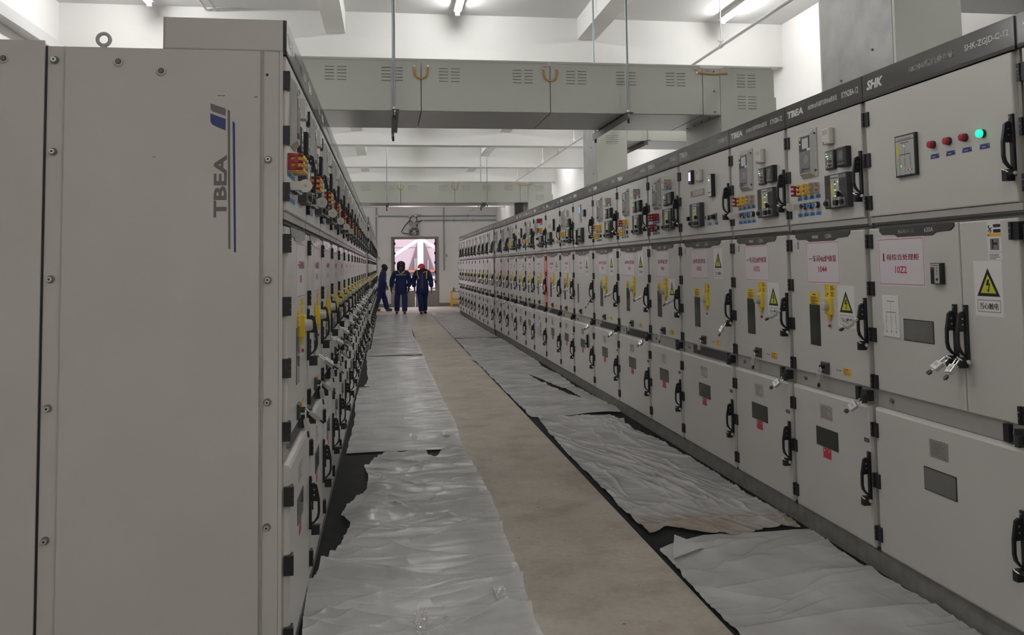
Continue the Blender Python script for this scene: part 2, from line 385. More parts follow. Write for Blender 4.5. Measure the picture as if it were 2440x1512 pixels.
def m_switch():
    b = MB().panel(-.105, .105, -.088, .085, 0, -.034, .003, 'dark_panel').rect(-.045, .035, -.083, .079, -.0343, 'grey_plastic')
    b.rect(-.1, -.052, .03, .075, -.0345, 'black2').rect(-.038, .027, .062, .067, -.0346, 'black_ink').rect(.042, .1, .06, .076, -.0346, 'mid_grey')
    for i in range(3): b.rect(.042, .1, .04-i*.017, .046-i*.017, -.0346, 'black2')
    for z in (.03, .0, -.03): b.rect(-.01, .006, z, z+.0045, -.0347, 'led_lime')
    b.poly([(-.01, -.0347, .038), (.006, -.0347, .038), (-.002, -.0347, .055)], 'black_ink').rect(-.004, 0, -.05, .03, -.0345, 'black_ink').rect(-.022, .02, -.052, -.049, -.0346, 'black_ink')
    for x in (-.02, -.002, .014): b.rect(x-.004, x+.003, -.046, -.034, -.0347, 'black_ink')
    b.rect(-.042, -.026, -.03, .035, -.0347, 'yellow').rect(.022, .028, .04, .046, -.0347, 'led_white').rect(-.032, -.02, -.075, -.056, -.0348, 'led_pink')
    b.cyl((.052, -.034, -.022), (.052, -.04, -.022), .017, 'chrome', 16).cyl((.052, -.04, -.022), (.052, -.048, -.022), .013, 'black', 14).box(.047, .057, -.048, -.058, -.037, -.008, 'black')
    for x, z in ((-.078, -.062), (.07, -.062)): b.box(x-.022, x+.022, -.034, -.039, z-.02, z+.022, 'mid_grey').cyl((x, -.039, z), (x, -.054, z), .015, 'black', 14, .011)
    b.box(-.008, .024, -.034, -.048, -.076, -.05, 'black')
    return b.mesh('status_indicator')
def m_pad(c):
    b = MB().box(-.015, .015, 0, -.01, -.03, .03, c)
    for z in (-.024, 0, .024): b.box(-.012, .012, -.01, -.026, z-.006, z+.006, c).cyl((0, -.026, z), (0, -.048, z), .006, c, 8).sphere((0, -.048, z), .0075, c, 8, 5)
    return b.box(-.006, .006, -.026, -.036, -.024, .024, c).mesh('test_link')
def m_label(c='blue'):
    return MB().box(-.027, .027, 0, -.0012, -.0095, .0095, c).rect(-.0255, -.0215, .002, .0065, -.0014, 'white_ink').rect(.0215, .0255, .002, .0065, -.0014, 'white_ink').lines(-.014, .014, -.003, .002, 1, -.0014, 'white_ink' if c == 'navy_label' else 'black_ink').mesh('name_label')
def m_btn(c):
    return MB().cyl((0, 0, 0), (0, -.02, 0), .017, 'black', 16).cyl((0, -.02, 0), (0, -.031, 0), .0165, 'chrome', 18).cyl((0, -.031, 0), (0, -.034, 0), .0135, c, 16).mesh('push_button')
def m_plug():
    return MB().cyl((0, 0, 0), (0, -.012, 0), .017, 'light_plastic', 14).box(-.013, .013, -.012, -.05, -.016, .016, 'light_plastic').cyl((-.004, -.062, 0), (.006, -.062, 0), .024, 'light_plastic', 18).cyl((-.006, -.062, 0), (-.004, -.062, 0), .006, 'grey_plastic', 10).mesh('lock_plug')
def m_knobsw():
    return MB().box(-.02, .02, 0, -.01, -.025, .025, 'mid_grey').cyl((0, -.01, 0), (0, -.022, 0), .017, 'black', 14).box(-.016, .012, -.022, -.04, -.017, .013, 'black').mesh('selector_switch')
def m_lamp(c):
    return MB().cyl((0, 0, 0), (0, -.012, 0), .0165, 'black2', 18).cyl((0, -.012, 0), (0, -.024, 0), .0155, c, 18, .014).cyl((0, -.024, 0), (0, -.026, 0), .014, c, 18, .011).mesh('indicator_lamp')
def m_strip():
    b = MB().box(-.13, .13, 0, -.008, -.021, .021, 'grey_plastic').frame(-.125, .125, -.018, .018, .002, -.0082, 'mid_grey').rect(-.11, -.09, -.012, .012, -.0084, 'black2')
    for x in (-.124, .124):
        for z in (-.015, .015): b.cyl((x, -.008, z), (x, -.012, z), .003, 'mid_grey', 6)
    return b.mesh('arc_light_relay')
def m_live():
    b = MB().panel(-.033, .033, -.08, .08, 0, -.03, .003, 'black').rect(-.03, .029, -.076, .076, -.0303, 'light_plastic')
    for x, c in ((-.016, 'led_green'), (-.004, 'led_white'), (.008, 'led_red')): b.rect(x-.004, x+.004, .034, .042, -.0306, c)
    for x in (-.015, .012): b.cyl((x, -.03, -.05), (x, -.033, -.05), .005, 'black', 8)
    return b.mesh('live_display')
def m_screen(c, w=.032, hh=.05):
    return MB().panel(-w, w, -hh, hh, 0, -.025, .004, 'black').rect(-w*.7, w*.7, -hh*.55, hh*.75, -.0253, c).mesh('power_meter')
def m_bluepanel():
    b = MB().box(-.045, .045, 0, -.012, -.105, .105, 'grey_plastic').rect(-.018, .018, .01, .07, -.0123, 'screen_blue')
    for z in (-.03, -.055): b.rect(-.02, .02, z, z+.008, -.0123, 'mid_grey')
    for x in (-.05, .05):
        for z in (-.08, .06, .1): b.cyl((x, 0, z), (x, -.01, z), .004, 'black', 8)
    return b.mesh('harmonic_filter')
def m_yel(kind):
    if kind == 1:
        b = MB().box(-.053, .053, 0, -.0008, -.034, .034, 'yellow').rect(-.016, .016, .02, .025, -.001, 'black_ink').lines(-.04, .042, -.028, .014, 7, -.001, 'black_ink')
    else:
        b = MB().box(-.053, .053, 0, -.0008, -.033, .033, 'yellow').frame(-.046, -.016, .008, .026, .001, -.001, 'black_ink').lines(.004, .045, .004, .028, 5, -.001, 'black_ink').lines(.004, .045, -.028, -.002, 6, -.001, 'black_ink')
        b.rect(-.03, -.02, -.024, -.01, -.001, 'red').rect(-.046, -.04, -.028, -.022, -.001, 'black_ink')
    return b.mesh('instruction_plate')
def m_dome():
    b = MB().panel(-.03, .03, -.045, .042, 0, -.018, .005, 'yellow').prism([(-.012, -.045), (.014, -.045), (.006, -.078), (-.01, -.078)], 'y', -.004, -.012, 'yellow')
    b.cyl((-.004, -.018, .0), (-.004, -.044, .0), .026, 'clear', 20, .022).cyl((-.004, -.044, 0), (-.004, -.047, 0), .022, 'clear', 20, .016).cyl((-.004, -.019, 0), (-.004, -.034, 0), .014, 'steel', 12).box(-.008, 0, -.034, -.04, -.012, .012, 'steel')
    b.tube([(.0, -.012, -.076), (.004, -.016, -.092), (-.004, -.012, -.1)], .0012, 'light_plastic', 5)
    return b.mesh('seal_cover')
def m_redseal(): return MB().box(-.008, .008, -.004, -.012, -.008, .005, 'tag_red').mesh('seal_tag')
def m_warn():
    b = MB().box(-.077, .077, 0, -.0008, -.106, .106, 'paper_white')
    y = -.0011
    b.poly([(-.062, y, -.03), (.062, y, -.03), (0, y, .078)], 'black_ink').poly([(-.042, y-.0003, -.018), (.042, y-.0003, -.018), (0, y-.0003, .054)], 'warn_yellow')
    y2 = y-.0006
    b.poly([(-.002, y2, .035), (.008, y2, .035), (.002, y2, .016), (-.004, y2, .014)], 'black_ink').poly([(-.013, y2, .011), (-.002, y2, .036), (.002, y2, .018), (-.004, y2, .016)], 'black_ink')
    b.poly([(-.013, y2, .011), (.002, y2, .018), (.013, y2, .022), (.0, y2, .012)], 'black_ink').poly([(.013, y2, .022), (.006, y2, .018), (-.001, y2, -.006), (.004, y2, -.006)], 'black_ink').poly([(-.007, y2, -.002), (.0, y2, -.016), (.009, y2, -.002), (.001, y2, -.006)], 'black_ink')
    b.frame(-.062, .062, -.09, -.044, .0018, y, 'black_ink').text('当心触电', 0, -.067, .025, y, 'black_ink', .1, .012)
    return b.mesh('warning_notice')
def m_sticker():
    b = MB().box(-.037, .037, 0, -.0008, -.073, .073, 'paper_white'); y = -.0011
    b.rect(-.004, .035, .05, .062, y, 'black_ink').rect(-.004, .035, .03, .043, y, 'black_ink').rect(-.036, .036, .016, .028, y, 'orange').poly([(-.034, y-.0003, .018), (-.024, y-.0003, .018), (-.029, y-.0003, .027)], 'red')
    b.tube([(-.03, y, .035), (-.022, y, .045), (-.012, y, .05)], .0022, 'black_ink', 5).tube([(-.022, y, .045), (-.016, y, .038), (-.02, y, .031)], .0022, 'black_ink', 5).sphere((-.028, y, .056), .004, 'black_ink', 8, 5, (1, .2, 1)).tube([(-.03, y, .052), (-.022, y, .045)], .0022, 'black_ink', 5)
    b.rect(-.024, .024, -.036, .008, y, 'mid_grey').rect(-.014, -.006, -.03, -.004, y-.0003, 'black_ink').sphere((-.01, y-.0003, .001), .005, 'black_ink', 8, 5, (1, .1, 1)).rect(-.006, .016, -.016, -.007, y-.0003, 'black_ink').rect(-.037, .037, -.044, -.043, y, 'black_ink').lines(-.03, .03, -.07, -.048, 4, y, 'mid_grey')
    return b.mesh('safety_sticker')
def m_keylock(): return MB().panel(-.038, .038, -.03, .03, 0, -.012, .006, 'dark_panel').cyl((-.006, -.012, .004), (-.006, -.03, .004), .013, 'black', 12).box(-.016, .004, -.012, -.034, -.012, .002, 'steel').mesh('lock_plate')
def m_orange(): return MB().box(-.038, .038, 0, -.0008, -.017, .017, 'orange').lines(-.03, .03, -.013, .011, 4, -.001, 'brass').rect(-.012, .012, .011, .014, -.001, 'black_ink').rect(-.1, -.085, -.002, .002, -.0006, 'black_ink').rect(-.075, -.055, -.002, .002, -.0006, 'black_ink').mesh('caution_label')
def m_window(w, hh): return MB().box(-w/2-.004, w/2+.004, 0, -.002, -hh/2-.004, hh/2+.004, 'black2').rect(-w/2, w/2, -hh/2, hh/2, -.0023, 'win').mesh('viewing_window')
def m_plate():
    b = MB().box(-.06, .06, 0, -.002, -.037, .037, 'steel').lines(-.05, .05, -.028, .03, 6, -.0022, 'mid_grey', fill=.3)
    for x in (-.055, .055):
        for z in (-.032, .032): b.cyl((x, -.002, z), (x, -.004, z), .003, 'steel', 6)
    return b.mesh('rating_plate')
def m_redtag(): return MB().box(-.04, .04, 0, -.001, -.026, .026, 'tag_red').rect(-.03, -.02, .008, .016, -.0013, 'paper').rect(.016, .026, .01, .016, -.0013, 'paper').lines(-.028, .03, -.02, .004, 4, -.0012, 'red', fill=.4).mesh('inspection_tag')
def m_vent(w, hh, cross):
    b = MB().box(-w/2-.004, w/2+.004, 0, -.002, -hh/2-.004, hh/2+.004, 'black2').rect(-w/2, w/2, -hh/2, hh/2, -.0023, 'black')
    for sgn in ((1, -1) if cross else (-1,)):
        x = -w/2-hh
        while x < w/2+hh:
            # diagonal bar clipped to the opening
            p0, p1 = (x, -hh/2), (x+hh, hh/2)
            a0 = max(0, (-w/2-p0[0])/hh); a1 = min(1, (w/2-p0[0])/hh)
            if a1 > a0+.02:
                z0, z1 = -hh/2+a0*hh, -hh/2+a1*hh
                if sgn < 0: z0, z1 = -z0, -z1
                xa, xb = p0[0]+a0*hh, p0[0]+a1*hh; t = .0011 if cross else .002
                b.poly([(xa-t, -.003-.0004*(sgn > 0), z0), (xa+t, -.003-.0004*(sgn > 0), z0), (xb+t, -.003-.0004*(sgn > 0), z1), (xb-t, -.003-.0004*(sgn > 0), z1)], 'grey_plastic')
            x += .0105 if not cross else .0085
    return b.mesh('vent_mesh')
def m_hyg():
    b = MB().panel(-.034, .034, -.044, .044, 0, -.022, .006, 'black').rect(-.028, .028, -.04, .04, -.0223, 'grey_plastic').rect(-.028, -.004, -.04, .026, -.0225, 'black').rect(-.025, -.01, .018, .023, -.0227, 'red').rect(-.022, .022, .032, .034, -.0225, 'black_ink')
    for z in (.02, .008, -.004): b.rect(.008, .018, z, z+.006, -.0225, 'mid_grey')
    return b.cyl((.012, -.022, -.024), (.012, -.024, -.024), .006, 'black', 8).mesh('humidity_controller')
def diagram(b, x, z, s, y, ink, flow=False):
    t = .0008
    b.rect(x-.03*s, x+.03*s, z+.07*s, z+.073*s, y, ink).rect(x-t, x+t, z+.02*s, z+.07*s, y, ink).rect(x-.04*s, x+.04*s, z+.018*s, z+.021*s, y, ink)
    for dx in (-.038, 0, .038): b.rect(x+dx*s-t, x+dx*s+t, z-.075*s, z+.018*s, y, ink).frame(x+dx*s-.006*s, x+dx*s+.006*s, z-.03*s, z, t, y, ink).poly([(x+dx*s-.006*s, y, z-.07*s), (x+dx*s, y, z-.08*s), (x+dx*s+.006*s, y, z-.07*s)], ink)
    for i in range(8):
        a = math.pi*1.6*i/7; b.rect(x-.062*s+.009*s*math.cos(a)-t, x-.062*s+.009*s*math.cos(a)+t, z-.03*s+.012*s*math.sin(a)-t, z-.03*s+.012*s*math.sin(a)+t*2, y, ink)
    return b.rect(x-.062*s-t, x-.062*s+t, z-.075*s, z-.04*s, y, ink)
def m_mimic():
    b = MB().panel(-.073, .073, -.093, .093, 0, -.016, .003, 'black').rect(-.066, .066, -.086, .086, -.0163, 'grey_plastic').rect(-.066, .066, .066, .069, -.0165, 'black_ink').lines(-.05, .05, .072, .08, 1, -.0165, 'mid_grey', False)
    diagram(b, 0, -.015, 1, -.0166, 'black_ink'); b.rect(-.06, -.044, -.0, .055, -.0167, 'warn_yellow')
    b.poly([(-.008, -.0168, .046), (-.004, -.0168, .046), (.002, -.0168, .038), (-.002, -.0168, .038)], 'led_lime').poly([(-.034, -.0168, -.04), (-.03, -.0168, -.04), (-.026, -.0168, -.05), (-.03, -.0168, -.05)], 'led_lime')
    for i, c in enumerate(('black_ink', 'led_red', 'black_ink')): b.rect(.02+i*.012, .026+i*.012, -.07, -.064, -.0168, c)
    return b.mesh('mimic_display')
def m_diag():
    b = MB().panel(-.062, .062, -.094, .094, 0, -.005, .002, 'paper_white'); diagram(b, .004, 0, .95, -.0054, 'mid_grey'); return b.mesh('diagram_plate')
def m_sheet():
    return MB().box(-.07, .07, 0, -.001, -.11, .11, 'paper_white').lines(-.055, .05, -.09, .09, 9, -.0012, 'mid_grey', fill=.15).mesh('paper_sheet')
def m_notice(lines, w=.33, hh=.212):
    b = MB().box(-w/2-.008, w/2+.008, 0, -.0008, -hh/2-.008, hh/2+.008, 'paper'); y = -.0011
    b.frame(-w/2, w/2, -hh/2, hh/2, .0022, y, 'red_ink')
    for (t, tw, z, th) in lines: b.text(t, 0, z, th, y, 'red_ink', tw, .02)
    return b.mesh('notice')
def m_title(w, a, b_):
    # dark title plate with stepped lower edge
    p = [(-.28, .022), (-.28, .006), (-.255, -.01), (-.155, -.012), (-.13, -.024), (.13, -.024), (.16, -.012), (.255, -.009), (.28, .008), (.28, .022)]
    p = [(x*w/.56, z) for x, z in p]
    b = MB().prism(p, 'y', 0, -.0025, 'sign').prism([(x*1.012, z-.0012) for x, z in p], 'y', .0005, -.0012, 'black')
    return b.text(a, -.06*w/.56, 0, .017, -.0028, 'white_ink', .062 if len(a) < 4 else .115).text(b_, .075*w/.56 if len(a) < 4 else .1, 0, .02, -.0028, 'white_ink', .06).mesh('title_plate')
def m_tinylabel(): return MB().box(-.032, .032, 0, -.0008, -.03, .03, 'light_plastic').lines(-.025, .02, -.02, .02, 5, -.001, 'grey_plastic').rect(.014, .028, -.02, .024, -.0011, 'mid_grey').mesh('small_label')
PM = {}
def P(key):
    if key not in PM:
        n, *a = key if isinstance(key, tuple) else (key,)
        PM[key] = globals()['m_'+n](*a)
    return PM[key]
NAME = {'hinge': 'hinge', 'handle': 'handle', 'relay': 'protection_relay', 'ctl': 'temperature_controller', 'meter': 'power_meter', 'box': 'relay_test_box', 'switch': 'status_indicator', 'pad': 'test_link', 'label': 'name_label', 'btn': 'push_button', 'plug': 'lock_plug', 'knobsw': 'selector_switch', 'lamp': 'indicator_lamp', 'strip': 'arc_light_relay', 'live': 'live_display', 'screen': 'power_meter', 'bluepanel': 'filter_panel', 'yel': 'instruction_plate', 'dome': 'seal_cover', 'redseal': 'seal_tag', 'warn': 'warning_notice', 'sticker': 'safety_sticker', 'keylock': 'lock_plate', 'orange': 'caution_label', 'window': 'viewing_window', 'plate': 'rating_plate', 'redtag': 'inspection_tag', 'vent': 'vent_mesh', 'hyg': 'humidity_controller', 'mimic': 'mimic_display', 'diag': 'diagram_plate', 'sheet': 'paper_sheet', 'notice': 'notice', 'title': 'title_plate', 'tape': 'red_tape', 'tinylabel': 'small_label'}
def put(parent, key, x, z, y=None, lab=None):
    if y is None: y = FACE[parent.name.split('.')[0]]
    n = key[0] if isinstance(key, tuple) else key
    o = inst(NAME[n], P(key), parent, (x, y, z))
    if lab: o['label'] = lab
    return o
def m_tape():
    b = MB().box(-.026, .026, 0, -.0012, -.38, .38, 'tape_red')
    for z in (.12, -.19): b.box(-.05, .05, -.0012, -.0024, z-.03, z+.03, 'tape_red')
    return b.mesh('red_tape')

DOORS = {}
def shell(w, louv=True):
    """shared meshes of the cabinet carcass of width w"""
    if (w, louv) in DOORS: return DOORS[w, louv]
    a = w/2
    body = MB().box(-a+.001, a-.001, .014, 1.5, .106, 2.246, 'paint_side')
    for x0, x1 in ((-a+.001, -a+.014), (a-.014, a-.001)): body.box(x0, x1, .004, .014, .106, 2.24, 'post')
    body.box(-a+.014, a-.014, -.004, .014, 1.645, 1.672, 'rail').box(-a+.001, a-.001, -.004, .014, 1.628, 1.636, 'gap_shade')
    rail = MB().box(-a+.02, a-.02, -.002, .014, .784, .86, 'rail')
    if louv:
        rail.box(-a+.2, a-.16, -.0025, -.002, .79, .852, 'black2')
        for i in range(40): rail.box(-a+.205+i*(w-.37)/40, -.002-a+.205+(i+.5)*(w-.37)/40, -.0035, -.0025, .795, .848, 'sign')
    for x in (-a+.13, a-.1): rail.cyl((x, -.002, .825), (x, -.012, .825), .011, 'mid_grey', 8)
    rail.box(a-.15, a-.12, -.02, -.002, .79, .855, 'black').box(a-.07, a-.02, -.038, -.002, .80, .85, 'black').box(a-.05, a-.03, -.055, -.03, .79, .83, 'black2')
    pl = MB().box(-a, a, -.006, 1.48, 0, .106, 'plinth').box(a-.05, a, -.01, 0, .106, .122, 'black')
    head = MB().box(-a, a, -.002, .41, 2.246, 2.36, 'paint_side')
    g, h = .014, .028
    up = MB().panel(-a+g, a-h, 1.675, 2.232, .014, -.010, .006, 'paint')
    md = MB().panel(-a+g, a-h, .862, 1.618, .014, D, .006, 'paint')
    bt = MB().panel(-a+g, a-h, .11, .782, .014, -.026, .016, 'paint', .02)
    DOORS[w, louv] = [x.mesh(n) for x, n in ((body, 'body'), (rail, 'lock_rail'), (pl, 'plinth'), (head, 'header_box'), (up, 'upper_door'), (md, 'middle_door'), (bt, 'bottom_door'))]
    return DOORS[w, louv]
SIGN = {}
def sign(w, brand, mid, right, k=1.0):
    key = (w, brand, mid, right)
    if key not in SIGN:
        a = w/2; b = MB().box(-a+.003, a-.003, -.002, -.012, 2.25, 2.36, 'sign').box(-a+.002, a-.002, .012, -.013, 2.236, 2.2495, 'gap_shade')  # dark strip under the sign stands mostly for a shadow gap
        b.text(brand, -a+.125 if len(brand) > 3 else -a+.105, 2.303, .038 if len(brand) > 3 else .046, -.0125, 'white_ink', .185 if len(brand) > 3 else .135, .045, .25 if len(brand) == 3 else .12)
        if mid: b.text(mid, .02 if len(mid) > 9 else .02, 2.305, .03 if len(mid) > 9 else .034, -.0125, 'white_ink', .30 if len(mid) > 9 else .26, .008)
        if right: b.text(right, a-(.11 if len(right) < 11 else .15), 2.303, .032, -.0125, 'white_ink', .15 if len(right) < 11 else .24, .01)
        SIGN[key] = b.mesh('header_sign')
    return SIGN[key]

XFR, XFL = 2.2966, -.3627
CABS = []; REF = {}
def cabinet(side, y0, w, kind, label, hdr, notice, near, prot=0, pads=('r', 'y', 'y', 'g'), warn=None, opt=()):
    """one switchgear cabinet; y0 = near edge along the hall, near = level of detail"""
    a = w/2
    if side == 'R': root = thing('switchgear_cabinet', label, 'cabinet', (XFR-prot, y0+a, 0), -math.pi/2, 'right row of switchgear')
    else: root = thing('switchgear_cabinet', label, 'cabinet', (XFL+prot, y0+a, 0), math.pi/2, 'left row of switchgear')
    body, rail, pl, head, up, md, bt = shell(w, 'plain' not in opt)
    inst('body', body, root); inst('lock_rail', rail, root); inst('plinth', pl, root); hb = inst('header_box', head, root); inst('header_sign', sign(w, *hdr), hb)
    U = inst('upper_door', up, root); B = inst('bottom_door', bt, root)
    if kind == 'Z':
        Mm = MB().panel(-a+.014, .146, .862, 1.618, .014, D, .006, 'paint').obj('middle_door', root); M2 = MB().panel(.154, a-.028, .862, 1.618, .014, D, .006, 'paint').obj('side_door', root)
    else: Mm = inst('middle_door', md, root)
    xh = -a+.0115
    for z in (2.143, 1.945, 1.742): put(U, 'hinge', xh, z)
    for z in (1.558, 1.335, 1.118, .898): put(Mm, 'hinge', xh, z)
    for z in (.675, .44, .197): put(B, 'hinge', xh, z)
    put(U, 'handle', a-.035, 2.0)
    BD = -.026
    if kind == 'Z':
        put(Mm, 'handle', .11, 1.287); put(M2, 'handle', .175, 1.287)
        o = inst('hinge', P('hinge'), M2, (a-.05, D, 1.57)); o2 = inst('hinge', P('hinge'), M2, (a-.05, D, .9))
    else: put(Mm, 'handle', a-.035, 1.289)
    put(B, 'handle', a-.037 if kind != 'Z' else a-.06, .561, BD)
    s = w/.8; q, qm = (-.07, .09) if side == 'L' else (0, 0)
    if kind == 'Z':
        put(U, 'mimic', -.165, 1.93)
        for i, x in enumerate((.012, .112, .21, .31)):
            put(U, ('lamp', 'red' if i < 3 else 'lamp_green'), x, 1.952, lab='lit green indicator lamp' if i == 3 else None); put(U, ('label', 'navy_label'), x+.005, 1.902)
        put(Mm, ('title', .52, '隔离开关', '630A'), -.135, 1.596); put(Mm, ('notice', notice, .33, .205), -.243, 1.461); put(Mm, 'hyg', .022, 1.41); put(Mm, 'diag', -.33, 1.213); put(Mm, ('vent', .2, .088, False), -.135, 1.16)
        put(M2, 'warn', .305, 1.355); put(M2, 'sticker', .35, 1.537)
        put(B, 'plate', -.02, .678, BD); put(B, ('vent', .2, .09, True), -.02, .542, BD)
        CABS.append((root, side, w, kind)); return root
    # upper door
    if kind == 'A':
        put(U, 'relay', -.13*s+q, 2.055); put(U, 'switch', .172*s+.005+q*.7, 1.824)
        if near < 3:
            put(U, 'box', .095*s+q, 2.112); put(U, 'ctl', .1*s+q, 1.989); put(U, 'meter', .235*s+q, 1.989)
            n = 4 if near == 0 else 3
            for i in range(n):
                x = (-.255+.066*i)*s+q
                c = {'r': 'pad_red', 'y': 'pad_yellow', 'g': 'pad_grey'}[pads[i % len(pads)]]
                put(U, ('pad', c), x, 1.858)
                if near < 2: put(U, ('label', 'blue'), x, 1.814); put(U, ('label', 'blue'), x, 1.724)
            for i, c in enumerate((None, 'black2', 'blue', 'blue')[:n]):
                x = (-.255+.066*i)*s+q
                if 'lowpad' in opt and i < 2: put(U, ('pad', 'pad_yellow' if 'y' in pads else 'pad_red'), x, 1.769)
                elif c is None:
                    if near < 2: put(U, 'plug', x, 1.769)
                else: put(U, ('btn', c), x, 1.769)
            if 'extra' in opt:
                put(U, ('pad', 'pad_grey'), .2*s, 2.115); put(U, ('label', 'blue'), .2*s, 2.07)
            if 'paper' in opt: put(U, 'sheet', -.25*s, 1.985)
    elif kind == 'I':
        put(U, ('screen', 'screen_lav'), -.2, 2.11); put(U, 'box', -.02, 2.105); put(U, 'strip', -.1, 1.985); put(U, 'live', .2, 2.01); put(U, 'switch', -.09, 1.82)
        put(U, 'knobsw', -.235, 1.80); put(U, ('label', 'blue'), -.225, 1.745)
        put(U, ('btn', 'black2'), .11, 1.788); put(U, 'knobsw', .23, 1.788); put(U, ('label', 'blue'), .115, 1.742); put(U, ('label', 'blue'), .24, 1.742)
    elif kind == 'J':
        put(U, 'strip', -.12, 2.01); put(U, 'live', .12, 2.01); put(U, 'switch', -.15, 1.835); put(U, 'knobsw', .08, 1.80)
    elif kind == 'P':
        put(U, 'bluepanel', -.1, 2.07); put(U, ('screen', 'screen_dark', .03, .04), .14, 2.06); put(U, 'switch', -.04, 1.81); put(U, 'live', -.28, 1.80); put(U, 'knobsw', -.23, 1.72)
    elif kind == 'T':
        put(U, 'relay', -.22, 2.05)
        for z, c in ((2.12, 'pad_red'), (1.98, 'pad_red')):
            for i in range(4): put(U, ('pad', c if i < 3 or z > 2.1 else 'pad_yellow'), .02+.062*i, z); put(U, ('label', 'blue'), .02+.062*i, z-.05)
        put(U, 'switch', .2, 1.81); put(U, 'knobsw', -.1, 1.86)
        for i in range(3): put(U, ('btn', 'black2'), -.1+.07*i, 1.77)
    # middle door
    if notice: put(Mm, ('notice', notice), (-.027*s if w < .9 else -.1)+qm*1.2, 1.461)
    if near < 4:
        put(Mm, ('title', .56*s, '断路器' if kind != 'P' else '电压互感器', '3150A' if kind in 'IJ' else '1250A'), -.03*s, 1.598)
    if kind == 'P':
        put(Mm, ('window', .05, .22), -.27, 1.12); put(Mm, 'warn', .19, 1.45); put(Mm, 'keylock', -.13, .91)
    else:
        sx = -.125*s+qm
        put(Mm, ('yel', 1), sx, 1.267 if kind != 'I' else 1.245); put(Mm, ('window', .1, .21), sx, 1.127 if kind != 'I' else 1.105)
        dz = 0 if kind != 'I' else -.03
        put(Mm, ('yel', 2), .04*s+qm*.7, 1.313+dz); put(Mm, 'dome', .035*s+qm*.6, 1.236+dz)
        if near < 2: put(Mm, 'redseal', .035*s+qm*.6, 1.135+dz)
        if warn == 'low': put(Mm, 'warn', .18*s+.01, 1.238)
        elif warn == 'high': put(Mm, 'warn', .21*s, 1.46)
        put(Mm, 'keylock', -.03*s, .909)
        if near < 3: put(Mm, 'orange', .175*s, .911)
    if side == 'R' and near < 2 and kind in 'AI': put(Mm, 'tinylabel', -a+.095, 1.555); MB().box(-.02, .02, 0, -.002, -.009, .009, 'black2').rect(-.013, .013, -.005, .005, -.0023, 'mid_grey').obj('tag_plate', B, (a-.055, -.026, .612))
    # bottom door
    if near < 4:
        put(B, 'plate', -.025*s, .68, BD)
        if 'screenbox' in opt:
            o = MB().box(-.12, .12, 0, -.02, -.1, .1, 'grey_plastic').rect(-.085, -.045, .03, .075, -.0203, 'screen_blue').obj('control_box', B, (-.02, BD, .52))
        else: put(B, ('window', .21, .09), -.025*s, .545, BD)
        put(B, 'redtag', -.03*s, .467, BD)
        if 'slider' in opt: MB().box(-.02, .02, 0, -.012, -.08, .08, 'steel').box(-.014, -.002, -.012, -.03, -.075, .07, 'black').box(-.03, .0, -.03, -.045, -.04, -.02, 'black').poly([(-.028, -.001, .09), (.028, -.001, .09), (0, -.001, .14)], 'orange').obj('position_indicator', B, (.28, BD, .6))
    CABS.append((root, side, w, kind)); return root

